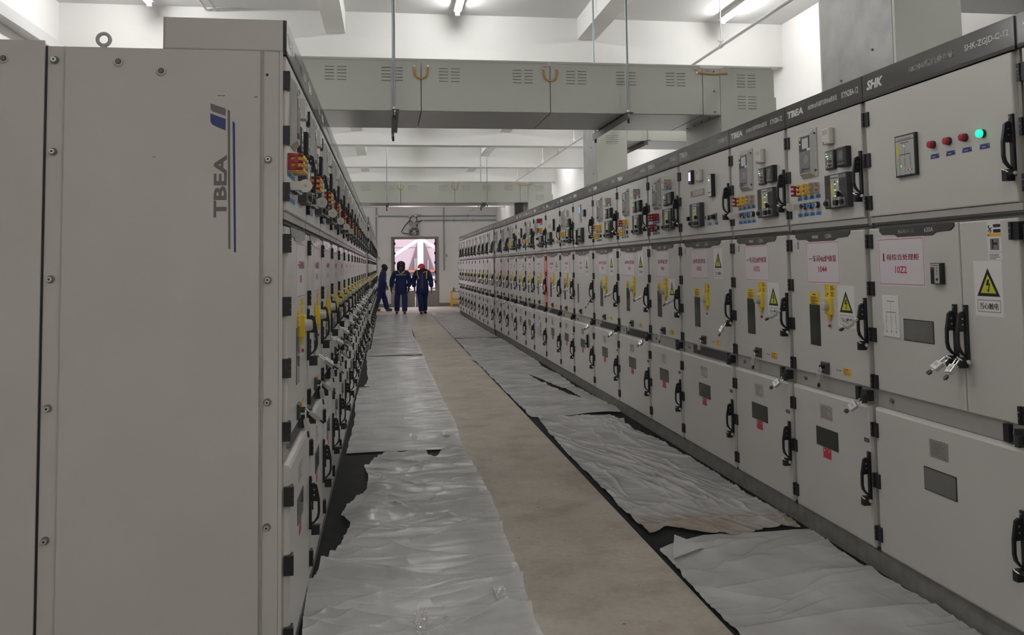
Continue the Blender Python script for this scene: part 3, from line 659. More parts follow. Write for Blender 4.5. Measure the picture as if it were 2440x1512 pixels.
def nt(a, aw, b, bw): return ((a, aw, .02, .036), (b, bw, -.036, .032))
R = [  # width, kind, header, notice, near, pads, warn, options, distinguishing words
 (1.0, 'Z', ('SHK', 'BK201/综合处理柜', 'SHK-ZGJD-C-12'), nt('‖ 母综合处理柜', .265, '10Z2', .086), 0, (), None, ('plain',), 'wide grey cabinet with notice 10Z2 and a lit green indicator lamp', 'cabinet marked 10Z2'),
 (.8, 'A', ('TBEA', 'AK209/1#车间炉冷却水4#供水泵', 'KYN28A-12'), nt('一车间4#炉体泵', .28, '1044', .086), 0, 'ryyg', 'low', ('plain',), 'grey switchgear cabinet with the red lettered notice 1044', 'cabinet marked 1044'),
 (.8, 'A', ('TBEA', 'AK208/1#车间炉冷却水2#供水泵', 'KYN28A-12'), nt('一车间2#炉体泵', .28, '1032', .086), 0, 'ryyg', 'low', ('plain',), 'grey switchgear cabinet with the red lettered notice 1032', 'cabinet marked 1032'),
 (1.0, 'I', ('TBEA', 'AK207/2#电源进线', 'KYN28A-12'), nt('2#电源进线', .25, '1002', .1), 0, 'ry', 'high', (), 'wide grey cabinet with notice 1002 and a lit white meter screen', 'cabinet marked 1002'),
 (.8, 'A', ('TBEA', 'AK206/综合环动力变', 'KYN28A-12'), nt('综合环动之变', .24, '1041', .08), 1, 'rrrr', 'low', ('extra', 'lowpad', 'plain'), 'grey cabinet with notice 1041 and all red test links', 'cabinet marked 1041'),
 (1.0, 'A', ('TBEA', 'AK205/动力变压器', 'KYN28A-12'), nt('2#炉动力变压器', .3, '1036', .07), 1, 'rryy', 'high', ('extra', 'paper', 'lowpad'), 'wide grey cabinet with white paper, just beyond the one marked 1041', 'papered cabinet next past 1041'),
 (1.0, 'A', ('TBEA', 'AK204/动力变压器', 'KYN28A-12'), nt('1#炉动力变压器', .3, '1034', .07), 1, 'ryyy', 'high', ('extra', 'paper', 'lowpad'), 'wide grey cabinet with white paper, just before the blue screened one', 'papered cabinet next before the blue screen'),
 (1.0, 'P', ('TBEA', 'AK203/PT柜', 'KYN28A-12'), nt('‖母PT', .13, '10Y2', .11), 1, '', 'high', ('slider', 'plain'), 'grey cabinet with notice 10Y2 and a blue screen on its upper door', 'blue screened cabinet 10Y2'),
 (.8, 'A', ('TBEA', 'AK202/1#车间', 'KYN28A-12'), nt('一车间炉体', .2, '1012', .1), 1, 'ryy', 'low', ('plain',), 'narrow grey cabinet just beyond the blue screened one marked 10Y2', 'cabinet next past the blue screen'),
 (1.0, 'J', ('TBEA', 'AK201/母联', 'KYN28A-12'), nt('10kV母联隔离', .26, '1052', .1), 2, 'r', 'high', (), 'grey cabinet with red tape on its far door edge', 'nearer red taped cabinet'),
 (1.0, 'T', ('TBEA', 'AK101/母联', 'KYN28A-12'), nt('10kV母联', .22, '1051', .08), 2, 'r', None, ('screenbox',), 'grey cabinet with red tape on its near door edge', 'farther red taped cabinet'),
 (.8, 'A', ('TBEA', 'AK102', 'KYN28A-12'), nt('一车间炉体', .2, '1011', .1), 2, 'ryy', None, (), 'narrow grey cabinet just beyond the two red taped ones', 'cabinet next past the red tape'),
 (1.0, 'J', ('TBEA', 'AK103', 'KYN28A-12'), nt('一车间', .2, '1013', .1), 2, 'r', 'high', (), 'second grey cabinet beyond the red taped pair', 'second cabinet past the red tape'),
 (1.0, 'A', ('TBEA', 'AK104', 'KYN28A-12'), nt('一车间', .2, '1015', .1), 2, 'ryy', 'high', (), 'third grey cabinet beyond the red taped pair', 'third cabinet past the red tape'),
]
ORD = ['fourth', 'fifth', 'sixth', 'seventh', 'eighth', 'ninth', 'tenth', 'eleventh', 'twelfth', 'thirteenth', 'fourteenth', 'fifteenth', 'sixteenth', 'seventeenth', 'eighteenth', 'nineteenth', 'twentieth', 'twenty-first', 'twenty-second', 'twenty-third', 'twenty-fourth', 'twenty-fifth']
cabinet('R', 1.716, 1.0, 'A', 'grey switchgear cabinet cut off by the right edge of the photo, nearest in its row', ('TBEA', '', ''), None, 0, opt=())
y = 2.726
for (w, kind, hdr, notice, near, pads, warn, opt, lab, ref) in R:
    c = cabinet('R', y, w, kind, lab+', right row', hdr, notice, near, 0, pads, warn, opt)
    REF[c.name] = ref
    if kind == 'J' and 'red tape on' in lab: put([o for o in c.children if o.name.startswith('middle_door')][0], 'tape', -w/2+.075, 1.24)
    if kind == 'T': put([o for o in c.children if o.name.startswith('middle_door')][0], 'tape', w/2-.115, 1.24)
    y += w
for i, (w, p) in enumerate(((1.0, 0), (1.0, 0), (1.0, .03), (.8, .03), (.8, .03), (1.0, .03), (.8, .03), (.8, .03), (.8, .03), (1.0, .03), (.8, .03), (.7, .03))):
    last = i == 11
    c = cabinet('R', y, w, 'A', ('grey switchgear cabinet %s beyond the red taped pair, right row' % ORD[i]) if not last else 'last grey switchgear cabinet of the right row, beside the yellow stool', ('TBEA', 'AK1', 'KYN28'), nt('一车间', .2, '10', .06), 3 if i < 4 else 4, p, 'ryy')
    REF[c.name] = '%s cabinet past the red tape' % ORD[i]
    y += w
LW = [.8]*10+[1.0]*15
y = 3.06
NTH = ['first', 'second', 'third']+ORD
for i, w in enumerate(LW):
    lab = 'grey switchgear cabinet with the lifting ring, nearest of the left row' if i == 0 else ('last grey switchgear cabinet of the left row, by the far wall' if i == 24 else '%s grey switchgear cabinet from the viewer in the left row' % NTH[i])
    c = cabinet('L', y, w, 'A', lab, ('TBEA', 'AK1%02d/1#车间' % (9+i) if i < 3 else 'AK1', 'KYN28A-12'), nt('一车间炉体泵', .26, '10%d' % (43-i*2), .086) if i < 8 else nt('一车间', .2, '10', .06), min(4, i//3) if i < 12 else 4, 0 if i < 14 else .045, ('r', 'y', 'y', 'g') if i not in (4, 5) else 'rrrr')
    if i == 0: L0 = c
    REF[c.name] = '%s cabinet in the left row' % NTH[i]
    y += w

# end of the left row: cover plates, bolts, lifting ring and logo on the nearest cabinet
xs = -.4
b = MB().box(xs-.012, xs, .078, .727, .1, 2.243, 'paint_side')
for yy, z in ((.553, 2.223-.03), (.411, 2.163)):
    b.cyl((xs-.012, yy, z), (xs-.02, yy, z), .0165, 'paint_side', 20, .014).cyl((xs-.02, yy, z), (xs-.0215, yy, z), .0098, 'black2', 16).cyl((xs-.0215, yy, z), (xs-.024, yy, z), .0075, 'mid_grey', 12)
X = xs-.0126
def ly(px): return -(px-XFL)
def quad(pts, m): b.poly([(X, ly(p[0]), p[1]) for p in pts], m)
quad([(-.609, 2.052), (-.557, 2.034), (-.5575, 2.008), (-.603, 2.024), (-.608, 2.03)], 'logo_grey')
quad([(-.609, 2.016), (-.557, 1.997), (-.557, 1.956), (-.59, 1.970), (-.603, 1.977), (-.609, 1.988)], 'logo_blue')
quad([(-.551, 2.03), (-.5425, 2.026), (-.538, 1.548), (-.5395, 1.537), (-.545, 1.541)], 'logo_grey')
quad([(-.534, 1.99), (-.529, 1.987), (-.5255, 1.98), (-.519, 1.527), (-.526, 1.529)], 'logo_blue')
b.text('TBEA', 0, 0, .044, 0, 'logo_grey', .22, .035, 0, fn=lambda p, q: (X, ly(-.574)+q, 1.76+p))
b.lines(0, 0.001, 0, .001, 1, 0, 'black_ink')
for (u, z, l) in ((-.585, 2.078, .012), (-.57, 2.078, .01), (-.46, 2.075, .012), (-.8, 1.86, .01)): quad([(u, z), (u+l, z+.001), (u+l, z+.003), (u, z+.003)], 'mid_grey' if z < 2 else 'black2')
b.obj('side_cover', L0)
b = MB().box(xs-.010, xs, .795, 1.49, .1, 2.263, 'paint_side').box(xs-.002, xs, .788, .795, .106, 2.246, 'black')
b.cyl((xs-.010, .923, 2.196), (xs-.018, .923, 2.196), .0165, 'paint_side', 20, .014).cyl((xs-.018, .923, 2.196), (xs-.0195, .923, 2.196), .0098, 'black2', 16).cyl((xs-.0195, .923, 2.196), (xs-.022, .923, 2.196), .0075, 'mid_grey', 12)
b.obj('rear_cover', L0)
for yy, zz in ((.765, (2.197, 1.879, 1.443, 1.01, .575)), (.05, (1.855, 1.429, 1.004, .577))):
    for z in zz: MB().cyl((xs, yy, z), (xs-.003, yy, z), .0135, 'galv_dark', 16).cyl((xs-.003, yy, z), (xs-.016, yy, z), .0085, 'steel', 12).cyl((xs-.016, yy, z), (xs-.0163, yy, z), .0045, 'black2', 6).obj('bolt', L0)
MB().box(xs-.0025, xs, .0, .012, .106, 2.246, 'paint').box(xs-.0025, xs, .066, .072, .106, 2.246, 'rail').cyl((xs, .055, 2.16), (xs-.001, .055, 2.16), .005, 'black', 8).obj('corner_post', L0)
b = MB().tube([(xs+.04+.0*i, .62+.021*math.cos(t), 2.284+.021*math.sin(t)) for i, t in enumerate([2*math.pi*j/24 for j in range(25)])], .0066, 'grey_plastic', 10).cyl((xs+.04, .62, 2.246), (xs+.04, .62, 2.262), .011, 'grey_plastic', 12)
b.obj('lifting_ring', L0)
MB().box(-.401, .4, -.002, .0, 2.246, 2.36, 'sign').box(-.4025, -.4, -.006, -.0, 2.25, 2.358, 'black').box(-.4022, -.4, 0, .41, 2.2465, 2.2505, 'rail').box(-.4022, -.4, .405, .41, 2.2505, 2.36, 'rail').obj('trunking_end', L0)

# ------------------------------------------------------------------ padlocks
sh = MB().tube([(-.0105, 0, -.036), (-.0105, 0, -.012)]+[(.0105*-math.cos(t), 0, -.0105+.0105*math.sin(t)) for t in (.3, .8, 1.57, 2.3, 2.8)]+[(.0105, 0, -.012), (.0105, 0, -.036)], .0034, 'chrome', 8).mesh('shackle')
lb = MB().panel(-.018, .018, -.074, -.034, .009, -.009, .002, 'steel').rect(-.012, .01, -.06, -.045, -.0093, 'grey_plastic').mesh('lock_body')
ky = MB().box(-.004, .004, -.0015, .0015, -.084, -.074, 'steel').prism([(-.004, -.082), (.004, -.082), (.011, -.092), (.008, -.104), (-.006, -.106), (-.011, -.094)], 'y', -.0035, .0035, 'black').mesh('key')
def padlock(c, x, y, z, rx, ry, rz, label):
    t = thing('padlock', label, 'padlock', (0, 0, 0), 0, 'silver padlocks on the switchgear')
    bpy.context.view_layer.update()
    t.matrix_world = c.matrix_world @ (Matrix.Translation((x, y, z)) @ Matrix.Rotation(rz, 4, 'Z') @ Matrix.Rotation(ry, 4, 'Y') @ Matrix.Rotation(rx, 4, 'X'))
    inst('shackle', sh, t); inst('lock_body', lb, t); inst('key', ky, t)
bpy.context.view_layer.update()
cnt = {'R': 0, 'L': 0}
for c, side, w, kind in CABS:
    i = cnt[side]; cnt[side] += 1; a = w/2; s = w/.8
    lab = 'the '+REF.get(c.name, ''); row = ''
    if side == 'R' and i == 0: continue
    if side == 'R' and i > 19 or side == 'L' and i > 17: continue
    if kind == 'Z':
        padlock(c, .11, D-.045, 1.075, math.radians(-48), math.radians(18), 0, 'silver padlock on the left handle of the cabinet with notice 10Z2')
        padlock(c, .175, D-.045, 1.078, math.radians(-40), math.radians(-4), 0, 'silver padlock on the right handle of the cabinet with notice 10Z2')
        continue
    if side == 'R': padlock(c, a-.035, D-.045, 1.19 if kind not in 'IP' else 1.072, math.radians(-58 if kind not in 'IP' else -25), math.radians(10), 0, 'silver padlock on the middle handle of '+lab)
    else: padlock(c, a-.035, D-.05, 1.085 if i == 0 else 1.10, math.radians(-52-6*(i % 2)), math.radians(-15), 0, 'silver padlock on the middle handle of '+lab+row)
    padlock(c, -.036*s if kind != 'P' else -.136, D-.028, .912, math.radians(-8), 0, 0, 'silver padlock hanging from the lock plate of '+lab+row)
    if side == 'R' and i in (2, 3, 6, 7, 8, 14, 15, 16) or side == 'L' and i in (0, 1, 2, 3, 4):
        if side == 'R': padlock(c, a-.045, -.05, .806, math.radians(-35), math.radians(38), 0, 'silver padlock at the bottom door corner of '+lab)
        else: padlock(c, -.02, D-.03, .915, math.radians(-50), math.radians(-10), math.radians(30), 'second padlock swung outward at the lock plate of '+lab+row)

# ------------------------------------------------------------------ busbar ducts over the aisle
def louver(b, xc, zc, y, n=5, pitch=.0245):
    for dx in (-.0455, .0455):
        for k in range(n):
            z = zc+(k-(n-1)/2)*pitch
            b.prism([(y, z+.004), (y-.006, z-.002), (y-.006, z-.004), (y, z-.004)], 'x', xc+dx-.034, xc+dx+.034, 'duct_paint').box(xc+dx-.034, xc+dx+.034, y-.0012, y, z-.0065, z-.0035, 'black2')
    return b
def seg(t, x0, x1, y0, y1, lv, z0=2.645, z1=3.03):
    b = MB().box(x0+.003, x1-.003, y0, y1, z0+.004, z1, 'duct_paint').box(x0+.004, x1-.004, y0+.01, y1-.01, z0, z0+.004, 'duct_under').box(x0+.02, x1-.02, y0-.004, y0+.05, z1, z1+.012, 'duct_paint')
    for xc in lv: louver(b, xc, z1-.098, y0)
    return b.obj('duct_section', t)
def duct(y0, label):
    y1 = y0+.8
    t = thing('busbar_duct', label, 'duct', (0, 0, 0))
    seg(t, -.86, .269, y0, y1, (-.37, .05)); seg(t, .269, 1.27, y0, y1, (.485, 1.055)); seg(t, 1.27, 2.514, y0, y1, (1.48, 1.88, 2.29))
    b = MB().box(2.517, 2.66, y0, y1, 2.649, 3.025, 'duct_paint').box(2.52, 2.655, y0+.01, y1-.01, 2.645, 2.649, 'duct_under')
    for z in (2.66, 2.83, 2.99): b.cyl((2.61, y0, z+.01), (2.61, y0-.008, z+.01), .008, 'mid_grey', 8)
    for k in range(4): b.cyl((2.62, y0+.14+.17*k, 2.645), (2.62, y0+.14+.17*k, 2.638), .008, 'mid_grey', 8)
    b.obj('end_section', t)
    b = MB().box(2.664, 3.12, y0, y1, 2.361, 3.025, 'duct_paint').box(2.69, 3.1, y0-.004, y0+.05, 3.025, 3.037, 'duct_paint').box(3.12, 3.145, y0+.02, y1, 2.361, 2.8, 'duct_paint')
    louver(b, 2.885, 2.93, y0); louver(b, 2.885, 2.755, y0); b.obj('riser', t)
    MB().box(-1.3, -.864, y0, y1, 2.361, 3.025, 'duct_paint').obj('riser', t)
    for x in (.269, 1.27):
        b = MB().tube([(x-.05*math.cos(q), y0-.01, 2.95-.055*math.sin(q)) for q in [math.pi*k/12 for k in range(13)]], .007, 'tan', 6)
        for dx in (-.05, .05): b.tube([(x+dx, y0-.01, 2.95), (x+dx*1.04, y0-.01, 2.985)], .007, 'tan', 6).cyl((x+dx*1.04, y0, 2.99), (x+dx*1.04, y0-.014, 2.99), .008, 'steel', 8)
        b.obj('earth_strap', t)
    MB().tube([(2.47, y0-.012, 2.985), (2.53, y0-.012, 2.98), (2.62, y0-.012, 2.975), (2.72, y0-.012, 2.985)], .007, 'tan', 6).cyl((2.465, y0, 2.985), (2.465, y0-.014, 2.985), .008, 'steel', 8).cyl((2.725, y0, 2.985), (2.725, y0-.014, 2.985), .008, 'steel', 8).obj('earth_strap', t)
    for x, z in ((1.23, 3.005), (2.46, 3.005), (2.56, 3.005)): MB().box(x-.028, x+.028, y0-.0015, y0, z-.011, z+.011, 'paper').frame(x-.026, x+.026, z-.009, z+.009, .002, y0-.0018, 'red_ink').rect(x-.016, x+.016, z-.002, z+.002, y0-.0018, 'black_ink').obj('sticker', t)
    return t
duct(6.35, 'nearer grey busbar duct bridging the aisle overhead')
dd = duct(15.62, 'farther grey busbar duct bridging the aisle overhead')
MB().box(2.44, 2.58, 15.7, 15.9, 2.362, 2.645, 'black2').obj('cable_bundle', dd)
def hanger(x, y0, label, side=1):
    t = thing('duct_hanger', label, 'hanger', (x, y0, 0), 0, 'rod hangers under the busbar ducts')
    MB().box(-.002, .002, -.07, 1.05, 2.585, 2.643, 'galv_dark').box(-.002, .05*side, -.07, 1.05, 2.638, 2.643, 'galv_dark').obj('angle_bar', t)
    for y in (-.035, 1.01):
        b = MB().cyl((.015*side, y, 2.59), (.015*side, y, ZC-.001), .0085, 'galv', 8)
        for z in (2.632, 2.655): b.cyl((.015*side, y, z-.008), (.015*side, y, z+.008), .016, 'steel', 6)
        b.cyl((.015*side, y, 2.56), (.015*side, y, 2.60), .01, 'black2', 8); b.obj('threaded_rod', t)
hanger(.05, 6.32, 'left rod hanger carrying the nearer busbar duct'); hanger(1.86, 6.32, 'right rod hanger carrying the nearer busbar duct')
hanger(.0, 15.59, 'left rod hanger carrying the farther busbar duct'); hanger(1.86, 15.59, 'right rod hanger carrying the farther busbar duct')
def side_duct(y0, label, x1=2.98):
    t = thing('busbar_riser', label, 'duct', (0, 0, 0)); y1 = y0+.75
    b = MB().box(2.6, x1, y0, y1, 2.361, 3.4, 'duct_paint').box(2.597, 2.6, y0+.02, y1-.02, 2.361, 3.4, 'zinc')
    for yy, z in ((y0+.2, 2.6), (y0+.52, 2.5), (y0+.3, 2.95)): b.cyl((2.597, yy, z), (2.588, yy, z), .007, 'mid_grey', 8)
    louver(b, (2.6+x1)/2, 3.02, y0); b.obj('riser', t)
    MB().box(x1+.003, XR-.005, y0, y1, 3.0, 3.4, 'duct_paint').box(x1+.003, XR-.005, y0+.01, y1-.01, 2.996, 3.0, 'duct_under').obj('duct_section', t)
    MB().box(3.2, 3.204, y0-.13, y1+.13, 2.935, 2.993, 'galv_dark').box(3.2, 3.25, y0-.13, y1+.13, 2.988, 2.993, 'galv_dark').obj('angle_bar', t)
    for yy in (y0-.09, y1+.09): MB().cyl((3.22, yy, 2.93), (3.22, yy, ZC-.001), .008, 'galv', 8).obj('threaded_rod', t)
side_duct(3.92, 'large grey riser duct on top of the right row near the viewer'); side_duct(10.08, 'grey riser duct on the right row between the two busbar ducts')

# ------------------------------------------------------------------ conduits
def pipe_run(name, label, pts, r, m, hang=None, cat='pipe'):
    t = thing(name, label, cat, (0, 0, 0)); MB().tube(pts, r, m, 10).obj('pipe', t)
    for p in (hang or []):
        MB().cyl((p[0], p[1], p[2]), (p[0], p[1], ZC-.001), .0045, m, 6).obj('drop_rod', t); MB().cyl((p[0], p[1]-.02, p[2]), (p[0], p[1]+.02, p[2]), r*1.5, m, 10).cyl(p, (p[0], p[1], p[2]+.05), r*.8, m, 8).box(p[0]-.025, p[0]+.025, p[1]-.012, p[1]+.012, p[2]+.045, p[2]+.058, m).obj('clamp', t)
pipe_run('conduit', 'white conduit on drop rods high above the right row', [(3.06, -4.9, 3.455), (3.06, 30.9, 3.455)], .013, 'pipe_white', [(3.06, y, 3.455) for y in (5.8, 7.25, 8.6, 12.2, 13.4, 14.7, 16.2, 17.9, 19.4, 21.3)])
t = thing('cable_tray', 'white cable tray along the upper left wall', 'cable tray', (0, 0, 0))
MB().box(XL+.003, XL+.11, -4.9, 8.05, 3.40, 3.45, 'pipe_white').box(XL+.11, XL+.118, -4.9, 8.05, 3.395, 3.49, 'pipe_white').obj('tray', t)
for x in (-1.66, -1.58): pipe_run('conduit', 'thin white conduit on the ceiling, %s of the pair over the left row' % ('left' if x < -1.6 else 'right'), [(x, 5.45, 3.9), (x, 8.08, 3.9)], .012, 'pipe_white')
yw = YF-.07
def wall_pipe(label, pts, balls=(), clips=()):
    t = thing('conduit', label, 'pipe', (0, 0, 0), 0); MB().tube(pts, .022, 'galv', 8).obj('pipe', t)
    for p in balls: MB().sphere(p, .06, 'steel', 12, 8, (1, .5, 1)).obj('junction', t)
    for p in clips: MB().box(p[0]-.02, p[0]+.02, yw, YF-.003, p[2]-.05, p[2]+.05, 'galv').obj('clip', t)
wall_pipe('upper horizontal steel conduit on the far wall', [(-.35, yw, 3.31), (4.05, yw, 3.31)], ((-.33, yw-.02, 3.31), (.86, yw-.02, 3.31), (1.08, yw-.02, 3.33)), ((1.25, 0, 3.33), (3.0, 0, 3.31)))
wall_pipe('lower horizontal steel conduit on the far wall', [(1.36, yw, 3.15), (4.05, yw, 3.15)], (), ((2.5, 0, 3.15), (3.2, 0, 3.15)))
wall_pipe('vertical steel conduit left of the far door', [(-.35, YF-.024, ZC-.03), (-.35, YF-.024, 1.75), (-.33, YF-.024, .2)], (), ((-.25, 0, 1.78),))
wall_pipe('vertical steel conduit right of the far door', [(2.11, YF-.024, ZC-.03), (2.11, YF-.024, 1.3)], (), ((2.2, 0, 1.85), (2.13, 0, 3.1)))
MB()
t = thing('emergency_light', 'twin headed emergency light box over the far door', 'emergency light', (1.02, YF, 0))
MB().box(-.12, .13, -.1, 0, 2.82, 3.08, 'grey_plastic').box(-.1, .12, -.12, -.1, 2.84, 2.87, 'black2').obj('housing', t)
for x in (-.12, .11): MB().cyl((x, -.06, 3.09), (x, -.16, 3.05), .06, 'mid_grey', 14).cyl((x, -.16, 3.05), (x, -.165, 3.048), .045, 'grey_plastic', 14).obj('lamp_head', t)
t2 = thing('exit_sign', 'dark exit sign box with white symbol above the far door', 'sign', (1.02, YF, 0))
MB().panel(-.18, .18, 2.60, 2.82, 0, -.08, .02, 'mid_grey').rect(-.15, .15, 2.64, 2.77, -.0803, 'dark_panel').rect(-.05, .05, 2.64, 2.78, -.0806, 'paper_white').obj('box', t2)
MB().rect(-.03, .015, 2.66, 2.67, -.081, 'black_ink').poly([(-.03, -.081, 2.67), (-.01, -.081, 2.72), (.02, -.081, 2.75), (.03, -.081, 2.74), (.005, -.081, 2.70), (.02, -.081, 2.665)], 'black_ink').rect(-.13, -.06, 2.68, 2.70, -.081, 'white_ink').rect(.06, .13, 2.68, 2.70, -.081, 'white_ink').obj('symbol', t2)
tag(MB().tube([(.93, YF-.06, 3.3), (.86, YF-.08, 3.16), (.68, YF-.1, 2.95), (.56, YF-.1, 2.75), (.62, YF-.08, 2.68), (.83, YF-.06, 2.66)], .017, 'black', 6).obj('cable'), 'black cable looping left of the exit sign above the far door', 'cable')
tag(MB().tube([(1.1, YF-.06, 3.28), (1.12, YF-.1, 3.15), (1.08, YF-.12, 3.08), (1.14, YF-.12, 2.9)], .017, 'black', 6).tube([(1.32, YF-.05, 3.15), (1.22, YF-.1, 3.12), (1.1, YF-.13, 3.08)], .02, 'black', 6).obj('cable'), 'short black cable hanging right of the emergency light heads', 'cable')

# barrier boards across the door, stool with its things
for x0, x1, s in ((DX0-.06, 1.045, 'left'), (1.055, DX1+.06, 'right')):
    t = thing('barrier_board', '%s grey rodent barrier board across the far doorway' % s, 'barrier board', ((x0+x1)/2, YF-.05, 0)); a = (x1-x0)/2
    MB().box(-a, a, 0, .012, 0, .58, 'board').obj('board', t); MB().box(-a, a, -.004, .016, .572, .588, 'steel').obj('edge_trim', t)
st = thing('stool', 'yellow plastic stool against the end of the right row', 'stool', (2.47, 30.3, 0))
MB().box(-.19, .19, -.16, .16, .52, .55, 'stool_yellow').box(-.17, .17, -.14, .14, .55, .556, 'red').obj('seat', st)
for x in (-.165, .165):
    for yy in (-.135, .135): MB().prism([(x-.025, 0), (x+.025, 0), (x*.97+.02, .52), (x*.97-.02, .52)], 'y', yy-.025, yy+.025, 'stool_yellow').obj('leg', st)
for z in (.27, .13): MB().box(-.17, .17, -.15, -.12, z-.025, z+.025, 'stool_yellow').box(-.17, .17, .12, .15, z-.025, z+.025, 'stool_yellow').box(-.18, -.15, -.14, .14, z-.025, z+.025, 'stool_yellow').box(.15, .18, -.14, .14, z-.025, z+.025, 'stool_yellow').obj('stretcher', st)
t = thing('bottle', 'small green bottle on the yellow stool', 'bottle', (2.39, 30.28, .556)); MB().cyl((0, 0, 0), (0, 0, .1), .04, 'green_glass', 14).cyl((0, 0, .1), (0, 0, .13), .04, 'green_glass', 14, .015).obj('body', t); MB().cyl((0, 0, .13), (0, 0, .15), .017, 'green_glass', 10).obj('cap', t)
tag(MB().tube([(2.46, 30.25, .56), (2.46, 30.25, .66), (2.6, 30.25, .66), (2.6, 30.25, .56)], .005, 'mid_grey', 6).tube([(2.46, 30.35, .56), (2.46, 30.35, .66), (2.6, 30.35, .66), (2.6, 30.35, .56)], .005, 'mid_grey', 6).tube([(2.46, 30.25, .66), (2.46, 30.35, .66)], .005, 'mid_grey', 6).tube([(2.6, 30.25, .66), (2.6, 30.35, .66)], .005, 'mid_grey', 6).obj('wire_rack'), 'small wire rack on the yellow stool beside the green bottle', 'rack')

# ------------------------------------------------------------------ yard seen through the door
tag(MB().box(-14, 18, YF+.24, 60, -.25, -.01, 'ground').obj('ground'), None, None, None, 'structure')
t = thing('industrial_building', 'pale pinkish clad factory building outside the far door', 'building', (0, 46, 0))
b = MB().box(-12, 14, 0, .5, -.1, 9, 'facade')
for z in (1.3, 2.5, 3.7, 4.9): b.box(-12, 14, -.02, 0, z-.02, z+.02, 'facade_line')
for x in range(-10, 14, 2): b.box(x-.015, x+.015, -.015, 0, 0, 9, 'facade_line')
b.obj('wall', t)
MB().prism([(.75, -.05), (3.05, -.05), (2.0, 2.95), (1.75, 2.95)], 'y', -.05, -.03, 'ext_dark').box(.95, 2.95, -.2, -.05, 1.15, 1.28, 'ext_orange').box(1.5, 1.65, -.12, -.05, 1.3, 1.9, 'facade_line').box(2.2, 2.3, -.12, -.05, 1.3, 1.8, 'facade_line').obj('doorway', t)
t = thing('steel_column', 'white braced steel column outside the far door', 'column', (1.42, 35.5, 0))
MB().box(-.12, .12, -.12, .12, -.1, 6, 'ext_white').obj('post', t)
for sx in (-1, 1):
    MB().prism([(sx*.1, 2.65), (sx*.1, 2.5), (sx*1.9, 1.35), (sx*1.9, 1.5)], 'y', -.05, .05, 'ext_white').obj('brace', t); MB().prism([(sx*.1, .35), (sx*.1, .5), (sx*1.9, 1.65), (sx*1.9, 1.5)], 'y', -.05, .05, 'ext_white').obj('brace', t)
t = thing('louver_screen', 'low white slatted screen outside the far door', 'screen', (1.6, 34.2, 0))
for k in range(5): MB().box(-1.2, 1.2, -.04, .04, .25+.18*k, .34+.18*k, 'ext_white').obj('slat', t)
for x in (-1.15, 1.15): MB().box(x-.05, x+.05, .04, .1, -.05, 1.1, 'ext_white').obj('post', t)

# ------------------------------------------------------------------ rubber mats and plastic sheets
def mat_roll(name, label, x0, x1, y0, y1):
    return tag(MB().box(x0, x1, y0, y1, 0, .006, 'rubber').obj(name), label, 'mat')
mat_roll('rubber_mat', 'black rubber mat showing beside the nearest cabinets of the left row', -.355, .585, .4, 15.05)
mat_roll('rubber_mat', 'black rubber mat under the far end of the left sheets', -.305, .585, 15.06, 26)
mat_roll('rubber_mat', 'black rubber mat showing at the gaps between the nearest right sheets', 1.352, 2.29, .4, 18.4)
mat_roll('rubber_mat', 'black rubber mat under the far end of the right sheets', 1.352, 2.25, 18.41, 26.6)
rng = np.random.RandomState(3)
TAB = rng.rand(64, 256, 256)
def vn(x, y, s):
    xi = np.floor(x).astype(int); yi = np.floor(y).astype(int); fx = x-xi; fy = y-yi; fx = fx*fx*(3-2*fx); fy = fy*fy*(3-2*fy); T = TAB[s % 64]
    a = T[xi & 255, yi & 255]; b_ = T[(xi+1) & 255, yi & 255]; c = T[xi & 255, (yi+1) & 255]; d_ = T[(xi+1) & 255, (yi+1) & 255]
    return (a*(1-fx)+b_*fx)*(1-fy)+(c*(1-fx)+d_*fx)*fy
def ridge(x, y, s, p=3): return np.power(1-np.abs(2*vn(x, y, s)-1), p)
